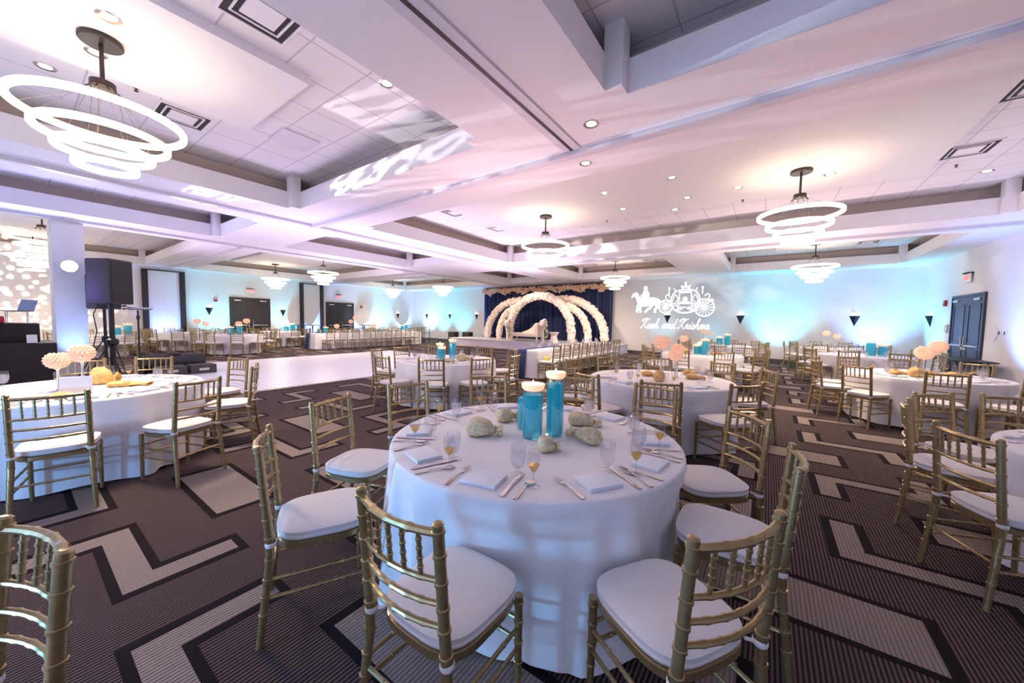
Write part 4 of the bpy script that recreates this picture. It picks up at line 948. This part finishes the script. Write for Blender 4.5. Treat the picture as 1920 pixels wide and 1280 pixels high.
# projected horse, carriage and names: projector light built as thin glowing white shapes
def flat(bm, poly, y=YB - .004): prism(bm, poly, y - .003, y + .001)
def ringp(bm, cx, cz, r, w, n=36, a0=0, a1=360):
    for i in range(n):
        a, b = rad(a0 + (a1 - a0) * i / n), rad(a0 + (a1 - a0) * (i + 1) / n)
        flat(bm, [(cx + (r - w) * math.cos(a), cz + (r - w) * math.sin(a)), (cx + r * math.cos(a), cz + r * math.sin(a)), (cx + r * math.cos(b), cz + r * math.sin(b)), (cx + (r - w) * math.cos(b), cz + (r - w) * math.sin(b))])
def stroke(bm, pts, w):
    for (x0, z0), (x1, z1) in zip(pts, pts[1:]):
        d = Vector((x1 - x0, z1 - z0)); L = d.length
        if L < 1e-6: continue
        n = Vector((-d.y, d.x)) / L * w / 2; e = d / L * w * .35
        flat(bm, [(x0 - e.x + n.x, z0 - e.y + n.y), (x0 - e.x - n.x, z0 - e.y - n.y), (x1 + e.x - n.x, z1 + e.y - n.y), (x1 + e.x + n.x, z1 + e.y + n.y)])
def smooth(pts, k=6):
    out = []
    for i in range(len(pts) - 1):
        p0, p1, p2, p3 = pts[max(i - 1, 0)], pts[i], pts[i + 1], pts[min(i + 2, len(pts) - 1)]
        for j in range(k):
            t = j / k; out.append(tuple(.5 * (2 * p1[q] + (p2[q] - p0[q]) * t + (2 * p0[q] - 5 * p1[q] + 4 * p2[q] - p3[q]) * t * t + (3 * p1[q] - p0[q] - 3 * p2[q] + p3[q]) * t ** 3) for q in (0, 1)))
    return out + [pts[-1]]
root = empty('projected_monogram', 'glowing white shapes for the projected horse, carriage and names, far wall', 'projection', (0, 0, 0))
bm = bmesh.new()
HX, HZ = -5.1, 2.05
def hp(pts): return [(HX + x, HZ + z) for x, z in pts]
flat(bm, hp(smooth([(-.66, .78), (-.62, .88), (-.50, .98), (-.40, 1.0), (-.32, .92), (-.22, .74), (-.05, .70), (.2, .70), (.42, .74), (.58, .68), (.64, .52), (.60, .38), (.45, .36), (.2, .30), (-.05, .30), (-.28, .34), (-.36, .50), (-.44, .74), (-.54, .80), (-.62, .72), (-.66, .78)])))
for L in ([(-.26, .40), (-.34, .26), (-.22, .14), (-.16, .02)], [(-.16, .34), (-.22, .18), (-.36, .12), (-.34, .02)], [(.44, .42), (.30, .24), (.16, .14), (.06, .02)], [(.54, .44), (.58, .24), (.50, .12), (.54, .0)]): stroke(bm, hp(smooth(L)), .085)
stroke(bm, hp(smooth([(.60, .64), (.70, .56), (.70, .34), (.66, .22)])), .07)
flat(bm, hp(smooth([(-.10, .68), (-.20, .80), (-.16, .88), (-.10, .90), (-.09, 1.02), (-.03, 1.08), (-.06, 1.16), (-.04, 1.27), (.03, 1.31), (.10, 1.27), (.12, 1.16), (.08, 1.08), (.17, 1.02), (.22, .86), (.20, .70), (.08, .50), (.0, .46), (-.04, .56), (-.10, .68)])))
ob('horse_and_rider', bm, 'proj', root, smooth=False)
for cx, cz, r in ((-4.10, 2.33, .34), (-2.42, 2.27, .42)):
    bm = bmesh.new()
    ringp(bm, cx, cz, r, .042); ringp(bm, cx, cz, .08, .05, 12)
    for i in range(14): a = 2 * PI * i / 14; stroke(bm, [(cx + .08 * math.cos(a), cz + .08 * math.sin(a)), (cx + (r - .04) * math.cos(a), cz + (r - .04) * math.sin(a))], .016)
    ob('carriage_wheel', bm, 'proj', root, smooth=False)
bm = bmesh.new()
cx = -3.24
for pts, w in (([(-.62, .42), (-.52, .18), (-.3, .02), (0, -.03), (.3, .02), (.52, .18), (.62, .42)], .07), ([(-.62, .42), (-.60, .70), (-.42, .98), (0, 1.06), (.42, .98), (.60, .70), (.62, .42)], .055), ([(-.62, .42), (0, .40), (.62, .42)], .05), ([(-.26, .02), (-.28, .42), (-.24, 1.02)], .05), ([(.26, .02), (.28, .42), (.24, 1.02)], .05),
               ([(-.62, .42), (-.82, .60), (-.86, .78), (-.74, .84), (-.70, .72)], .04), ([(.62, .42), (.86, .52), (1.02, .70), (.94, .84), (.82, .76)], .04), ([(-1.16, .50), (-.9, .46), (-.62, .30)], .035), ([(.62, .28), (.9, .42), (1.1, .60), (1.18, .50)], .035), ([(-1.55, .44), (-1.1, .44)], .025),
               ([(-.55, .20), (-.4, .34), (-.3, .16), (-.44, .10)], .03), ([(.55, .20), (.4, .34), (.3, .16), (.44, .10)], .03), ([(-.56, .52), (-.44, .82), (-.30, .60), (-.42, .50)], .03), ([(.56, .52), (.44, .82), (.30, .60), (.42, .50)], .03), ([(-.2, .10), (0, .24), (.2, .10)], .03),
               ([(-.12, 1.06), (-.18, 1.24), (-.06, 1.16), (0, 1.32), (.06, 1.16), (.18, 1.24), (.12, 1.06)], .05), ([(-.42, .98), (-.50, 1.14)], .03), ([(.42, .98), (.50, 1.14)], .03), ([(-.72, .84), (-.72, 1.10)], .035), ([(.72, .84), (.72, 1.10)], .035)):
    stroke(bm, [(cx + x, 2.06 + z) for x, z in smooth(pts)], w * .72)
for x, z, r in ((0, .62, .10), (-.18, .22, .05), (.18, .22, .05), (0, 1.36, .05), (-.72, 1.14, .05), (.72, 1.14, .05)): ringp(bm, cx + x, 2.06 + z, r, r, 12)
flat(bm, [(cx - .22, 2.50), (cx + .22, 2.50), (cx + .20, 2.56), (cx - .20, 2.56)]); flat(bm, [(cx - .2, 2.96), (cx + .2, 2.96), (cx + .18, 3.06), (cx - .18, 3.06)])
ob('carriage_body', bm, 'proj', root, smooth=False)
GL = {'K': (.62, [[(.08, .82), (.2, .98), (.36, .96), (.22, .5), (.06, .02), (-.06, .06)], [(.66, .98), (.5, .86), (.26, .5), (.36, .2), (.5, .02), (.62, .08)], [(.02, .9), (-.06, .74), (.06, .66)]]), 'u': (.40, [[(.0, .10), (.08, .42), (.06, .10), (.14, .0), (.26, .16), (.32, .42), (.28, .08), (.34, .0), (.42, .10)]]),
      's': (.30, [[(.0, .10), (.16, .44), (.22, .20), (.16, .0), (.04, .04), (.16, .0), (.32, .10)]]), 'h': (.42, [[(.0, .10), (.18, .62), (.24, .92), (.16, .94), (.08, .4), (.02, .0), (.12, .30), (.24, .42), (.26, .24), (.24, .04), (.32, .0), (.44, .10)]]),
      'a': (.40, [[(.28, .38), (.16, .42), (.04, .24), (.06, .02), (.18, .06), (.30, .40), (.26, .08), (.32, .0), (.42, .10)]]), 'n': (.46, [[(.0, .10), (.08, .42), (.04, .0), (.12, .30), (.22, .42), (.22, .0), (.28, .26), (.36, .42), (.38, .06), (.42, .0), (.48, .10)]]),
      'd': (.42, [[(.28, .38), (.16, .42), (.04, .24), (.06, .02), (.18, .06), (.34, .62), (.42, .94), (.30, .4), (.28, .06), (.34, .0), (.44, .10)]]), 'r': (.32, [[(.0, .10), (.08, .44), (.12, .38), (.20, .40), (.16, .1), (.22, .0), (.34, .10)]]), 'i': (.22, [[(.0, .10), (.10, .42), (.06, .08), (.12, .0), (.24, .10)], [(.16, .60), (.17, .63)]]), ' ': (.30, [])}
bm = bmesh.new(); W = sum(GL[c][0] for c in 'Kush and Krishna'); sc = 3.05 / W; px = -5.24; k = sc * 1.02
for ch in 'Kush and Krishna':
    w, ss = GL[ch]
    for s in ss: stroke(bm, [(px + (x + .28 * z) * sc, 1.27 + z * k - (px + 5.24) * .0) for x, z in smooth(s, 5)], .019)
    px += w * sc
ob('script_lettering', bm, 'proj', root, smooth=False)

# ---------------------------------------------------------------- music booth, speaker and stands
r = empty('music_booth', 'black draped music booth with laptop at the left', 'booth', (-11.6, -.35, 0))
bm = bmesh.new(); box(bm, -.60, .60, -1.2, .90, .003, .95, bev=.02); ob('draped_table', bm, 'bcloth', r)
bm = bmesh.new(); box(bm, -.50, .32, -1.15, .72, .952, 1.31, bev=.02); ob('draped_case', bm, 'bcloth', r)
l = empty('laptop', 'open laptop with blue light painted on its lid, music booth', 'laptop', (-11.6, .12, 1.53), rad(55))
bm = bmesh.new(); box(bm, -.13, .13, -.18, .18, 0, .016, bev=.004); ob('keyboard_base', bm, 'black', l)
bm = bmesh.new(); b2 = bmesh.new(); box(b2, -.006, .006, -.17, .17, 0, .22, bev=.003); merge(bm, b2, 0, Matrix.Translation((.13, 0, .017)) @ Matrix.Rotation(rad(18), 4, 'Y')); ob('lid', bm, 'screen', l)
s = empty('laptop_stand', 'thin stand carrying the laptop', 'stand', (-11.6, .12, 1.312)); bm = bmesh.new()
for a in (-.12, .12): tube(bm, [(-.1, a, .008), (.1, a, .205)], .007, 6); tube(bm, [(.1, a + .018, .008), (-.1, a + .018, .205)], .007, 6)
box(bm, -.12, .12, -.15, .15, .206, .216); ob('folding_frame', bm, 'white', s)
bm = bmesh.new(); box(bm, -.16, .16, -.16, .16, 0, .12, bev=.02); o = ob('mixer_case', bm, 'red', None, loc=(-11.32, -.17, 1.312)); tag(o, 'red case on the music booth at the photo edge', 'case'); bm = bmesh.new(); box(bm, -.15, .15, -.15, .15, .121, .135); ob('control_panel', bm, 'white', o)
bm = bmesh.new(); prism(bm, [(-.045, 0), (.045, 0), (.012, .15), (-.012, .15)], -.06, .06); o = ob('tent_card', bm, 'card', None, loc=(-11.13, .27, .952)); tag(o, 'small white folded card on the booth front edge', 'card')
def pole_stand(name, x, y, h, r, lab, cat, legs=True):
    o = empty(name, lab, cat, (x, y, .002)); bm = bmesh.new(); tube(bm, [(0, 0, .28), (0, 0, h)], r, 10); ob('pole', bm, 'black', o)
    bm = bmesh.new(); lathe(bm, [(r, .82), (r * 2.2, .86), (r * 2.2, .95), (r, .99)], 12); ob('collar', bm, 'black', o)
    for i in range(3):
        a = 2 * PI * i / 3 + .4; bm = bmesh.new(); tube(bm, [(.0 + .03 * math.cos(a), .03 * math.sin(a), .90), (.46 * math.cos(a), .46 * math.sin(a), .014)], .012, 8); ob('leg', bm, 'black', o)
    return o
pole_stand('speaker_stand', -11.6, 1.33, 1.72, .045, 'black tripod pole under the big loudspeaker', 'stand')
r = empty('loudspeaker', 'big dark loudspeaker on the tripod pole beside the pier', 'speaker', (-11.6, 1.33, 1.723), rad(35)); bm = bmesh.new(); box(bm, -.26, .26, -.24, .24, 0, .95, bev=.03); ob('cabinet', bm, 'speaker', r)
bm = bmesh.new(); box(bm, .26, .272, -.21, .21, .05, .90); ob('grille', bm, 'black', r)
pole_stand('speaker_stand', -13.0, 1.38, 1.62, .03, 'thin tripod pole under the rear loudspeaker', 'stand')
r = empty('loudspeaker', 'smaller loudspeaker partly hidden behind the big one', 'speaker', (-13.0, 1.38, 1.623), rad(20)); bm = bmesh.new(); box(bm, -.22, .22, -.22, .22, 0, .82, bev=.03); ob('cabinet', bm, 'speaker', r); bm = bmesh.new(); box(bm, .22, .23, -.19, .19, .05, .77); ob('grille', bm, 'black', r)
bm = bmesh.new(); tube(bm, smooth([(0, 0), (1, 1)], 2) and [(-11.50, 1.14, 1.72), (-11.45, 1.06, 1.5), (-11.45, 1.10, 1.15), (-11.3, 1.0, .7), (-11.2, .92, .3), (-11.15, .8, .012)], .010, 6); o = ob('speaker_cable', bm, 'black'); tag(o, 'black cable hanging beside the speaker pole', 'cable')
m = empty('microphone_stand', 'slim black microphone stand right of the loudspeaker', 'stand', (-11.5, 1.72, .002))
bm = bmesh.new(); tube(bm, [(0, 0, .03), (0, 0, 1.60)], .017, 10); ob('pole', bm, 'black', m)
bm = bmesh.new(); lathe(bm, [(0, .001), (.16, .001), (.16, .018), (.05, .03), (0, .03)], 24, cap=False); ob('round_base', bm, 'black', m)
bm = bmesh.new(); lathe(bm, [(.017, 1.40), (.03, 1.41), (.03, 1.48), (.017, 1.49)], 12); tube(bm, [(.02, 0, 1.45), (.075, 0, 1.45)], .018, 8); ob('clutch_knob', bm, 'black', m)
r = empty('microphone', 'grey microphone clipped level on the slim stand', 'microphone', (-11.5, 1.72, 1.606), rad(-122)); r.scale = (1.6, 1.6, 1.6); bm = bmesh.new(); tube(bm, [(-.16, 0, .022), (.10, 0, .022)], [.014, .021], 10); ob('handle', bm, 'handle', r)
bm = bmesh.new(); b2 = bmesh.new(); bmesh.ops.create_uvsphere(b2, u_segments=14, v_segments=10, radius=.034); merge(bm, b2, 0, Matrix.Translation((.135, 0, .034))); ob('grille_head', bm, 'silver', r)
bm = bmesh.new(); tube(bm, [(0, -.6, .24), (0, .6, .24)], .23, 16); o = ob('road_case', bm, 'black', None, loc=(-12.62, 2.5, .032), rz=rad(6)); tag(o, 'long rounded black case on the floor behind the stands', 'case'); bm = bmesh.new(); box(bm, .05, .12, -.12, .12, .44, .50, bev=.01); ob('handle', bm, 'speaker', o)
for x, y, l, s in ((-12.0, 2.32, 'low grey equipment box before the rounded case', .28), (-12.0, 2.92, 'low grey equipment box at the dance floor corner', .26)):
    bm = bmesh.new(); box(bm, -.22, .22, -s, s, 0, .22, bev=.015); o = ob('equipment_box', bm, 'speaker', None, loc=(x, y, .03 if y > 2 else .004)); tag(o, l, 'box'); bm = bmesh.new(); box(bm, .22, .235, -.1, .1, .08, .14); ob('handle', bm, 'handle', o)
r = empty('spot_lamp', 'blazing white spot lamp on the pier beside the loudspeaker', 'spot lamp', (-13.0, .90, 2.57), rad(-12)); bm = bmesh.new(); tube(bm, [(-.16, 0, 0), (.10, 0, 0)], [.10, .13], 20); ob('lamp_body', bm, 'black', r)
bm = bmesh.new(); tube(bm, [(.101, 0, 0), (.108, 0, 0)], .12, 24); M['spotlens'] = emat('spot_lens', (1, .97, .92), 260.); ob('lens', bm, 'spotlens', r); bm = bmesh.new(); box(bm, -.20, -.155, -.04, .04, -.05, .05); ob('bracket', bm, 'black', r)
for x, y, l in ((-10.75, 1.0, 'small can light with blue lens on the floor by the pole'), (-22.45, 4.27, 'small can light below the first window bay')):
    r = empty('uplight_can', l, 'floor light', (x, y, .004)); bm = bmesh.new(); lathe(bm, [(.08, 0), (.09, .02), (.09, .20), (.075, .21), (.07, .19)], 16); ob('can_body', bm, 'black', r)
    bm = bmesh.new(); lathe(bm, [(0, .192), (.07, .192), (.07, .196), (0, .196)], 16, cap=False); ob('lens', bm, 'blue', r)

# ---------------------------------------------------------------- lights
def light(kind, name, loc, target, energy, color, size=.1, angle=60, blend=1., gobo=None):
    l = bpy.data.lights.new(name, kind); l.energy = energy; l.color = color
    if kind == 'SPOT': l.spot_size = rad(angle); l.spot_blend = blend; l.shadow_soft_size = size
    elif kind == 'AREA': l.size = size
    else: l.shadow_soft_size = size
    o = bpy.data.objects.new(name, l); C.objects.link(o); o.location = loc
    if target: o.rotation_euler = (Vector(target) - Vector(loc)).to_track_quat('-Z', 'Y').to_euler()
    if gobo:
        l.use_nodes = True; nt = l.node_tree; nt.nodes.clear(); out = nt.nodes.new('ShaderNodeOutputLight'); e = nt.nodes.new('ShaderNodeEmission'); nt.links.new(e.outputs[0], out.inputs[0])
        tc = nt.nodes.new('ShaderNodeTexCoord'); v = nt.nodes.new('ShaderNodeTexVoronoi' if gobo[0] == 'v' else 'ShaderNodeTexNoise'); v.inputs['Scale'].default_value = gobo[1]
        mp = nt.nodes.new('ShaderNodeMapping'); mp.inputs['Scale'].default_value = gobo[3] if len(gobo) > 3 else (1, 1, 1); nt.links.new(tc.outputs['Normal'], mp.inputs[0]); nt.links.new(mp.outputs[0], v.inputs['Vector'])
        r = nt.nodes.new('ShaderNodeValToRGB'); a, b = gobo[2]; r.color_ramp.elements[0].position = a; r.color_ramp.elements[1].position = b
        if gobo[0] == 'v': r.color_ramp.elements[0].color = (1, 1, 1, 1); r.color_ramp.elements[1].color = (.06, .06, .06, 1)
        nt.links.new(v.outputs[0], r.inputs[0]); nt.links.new(r.outputs[0], e.inputs[0]); e.inputs[1].default_value = 1.
    return o
CY, BL, LB = (.10, .74, 1.), (.20, .40, 1.), (.36, .62, 1.)
UP = [(XL, 4.27, 1, BL, 1.1), (XL, 6.05, 1, CY, 1.0), (XL, 9.5, 1, CY, 1.), (XL, 10.8, 1, BL, 1.2), (XL, 13.9, 1, LB, 1.3), (XL, 15.6, 1, CY, 1.), (XL, 17.6, 1, LB, .9),
      (-20.8, YB, 0, LB, 1.2), (-19.4, YB, 0, CY, 1.), (-17.5, YB, 0, CY, 1.), (-15.6, YB, 0, LB, 1.1), (-5.85, YB, 0, BL, 1.6), (-4.2, YB, 0, CY, .2), (-2.0, YB, 0, CY, .2), (.35, YB, 0, CY, 1.5), (3.2, YB, 0, BL, 1.5),
      (XR, 17.5, -1, CY, .9), (XR, 12.2, -1, BL, 1.6)]
for x, y, s, col, k in UP:
    dd = .5 if (x, y) in ((XL, 4.27), (XL, 10.8)) else 1.05
    p = (x + s * dd, y, .20) if s else (x, y - dd, .20); t = (x, y, 2.35)
    light('SPOT', 'wall_uplight', p, t, 165 * k, col, .06, 88, 1.)
light('SPOT', 'pier_uplight', (-12.9, .9, .2), (-13.25, .9, 3.4), 90, BL, .05, 70)
light('SPOT', 'drape_uplight', (-15.0, 18.0, .6), (-15.1, 18.38, 3.4), 110, BL, .05, 60)
light('SPOT', 'wall_gobo', (-14.6, -.6, 3.2), (-22.7, -.9, 1.9), 1700, (1, .93, .84), .01, 54, .3, ('v', 34., (.30, .46)))
light('SPOT', 'ceiling_gobo', (-12.6, .95, 2.72), (-4.3, 3.42, 3.90), 2600, (.94, .97, 1.), .01, 13.5, .2, ('n', 60., (.44, .52)))
light('SPOT', 'carriage_gobo', (-9.0, 6.0, 3.4), (1.8, 18.6, 2.6), 900, (1, .97, .95), .02, 46, .5, ('n', 14., (.48, .60)))
for x, y, z, e, c in ((-2.6, -1.8, 1.1, 45, (.62, .58, 1.)), (.6, 4.6, 1.2, 34, (1., .60, .60)), (-3.3, 4.4, 1.3, 90, (1., .62, .70)), (-8.9, 3.8, 1.2, 130, (.74, .60, 1.)), (-7.6, 11.6, 1.2, 300, (.92, .70, .90)), (-8.4, 7.2, 1.2, 200, (.90, .70, .96)), (-14.2, 8.0, 1.2, 260, (.84, .70, .98)), (.3, 11.9, 1.3, 190, (1., .72, .70)), (3.9, 9.0, 1.2, 80, (.75, .66, .95)), (-14.2, 1.8, 1.3, 150, (.8, .66, 1.))):
    light('SPOT', 'ceiling_fill', (x, y, z), (x, y + .01, 4), e, c, .3, 165)  # unseen spots added as fill to lift the ceiling
light('SPOT', 'left_wash', (-12.9, -1.6, 1.6), (-9.6, 1.0, 3.66), 210, (.30, .26, 1.), .15, 110)
light('SPOT', 'rear_corner_wash', (-3.2, -2.9, .4), (-5.1, -.1, .35), 130, (.10, .46, 1.), .1, 70)
light('SPOT', 'rear_left_wash', (-3.4, -3.0, .5), (-1.2, 1.6, .6), 270, (.14, .50, 1.), .1, 60)
for x, y in ((-10.0, 15.3), (-12.2, 15.0), (-7.6, 15.0)): light('SPOT', 'stage_front_light', (x, y - 1.2, 3.5), (x, 16.8, 1.6), 210, (1, .80, .56), .1, 70)
for x in (-20.0, -15.5, -11.0, -8.2, -5.6, -3.0, -.6, 2.0): light('AREA', 'near_wall_fill', (x, -2.75, .22), (x, -3.6, 1.9), 27, (.46, .62, 1.), .25)  # unseen area lamps added for bluish fill bounced off the near wall
w = bpy.data.worlds.new('room_air'); S.world = w; w.use_nodes = True; bg = w.node_tree.nodes['Background']; bg.inputs[0].default_value = (.58, .68, 1., 1); bg.inputs[1].default_value = .3

# ---------------------------------------------------------------- camera and view
R = ((0.8146553412, 0.5796950035, 0.0170404793), (0.0470688472, -0.0368035823, -0.9982134140), (-0.5780321779, 0.8140019651, -0.0572678105))
cd = bpy.data.cameras.new('camera'); cam = bpy.data.objects.new('camera', cd); C.objects.link(cam)
cam.matrix_world = Matrix(((R[0][0], -R[1][0], -R[2][0], 0), (R[0][1], -R[1][1], -R[2][1], 0), (R[0][2], -R[1][2], -R[2][2], 1.51), (0, 0, 0, 1)))
cd.sensor_fit = 'HORIZONTAL'; cd.sensor_width = 36; cd.lens = 674.2 / 1920 * 36; cd.clip_start = .05; cd.clip_end = 200
S.camera = cam
S.view_settings.view_transform = 'Standard'; S.view_settings.look = 'None'; S.view_settings.gamma = 1; S.view_settings.exposure = 1.05
try: S.view_settings.use_curve_mapping = False
except Exception: pass
cy = S.cycles; cy.use_denoising = True; cy.max_bounces = 8; cy.diffuse_bounces = 5; cy.transparent_max_bounces = 24; cy.caustics_reflective = False; cy.caustics_refractive = False; cy.sample_clamp_indirect = 6.
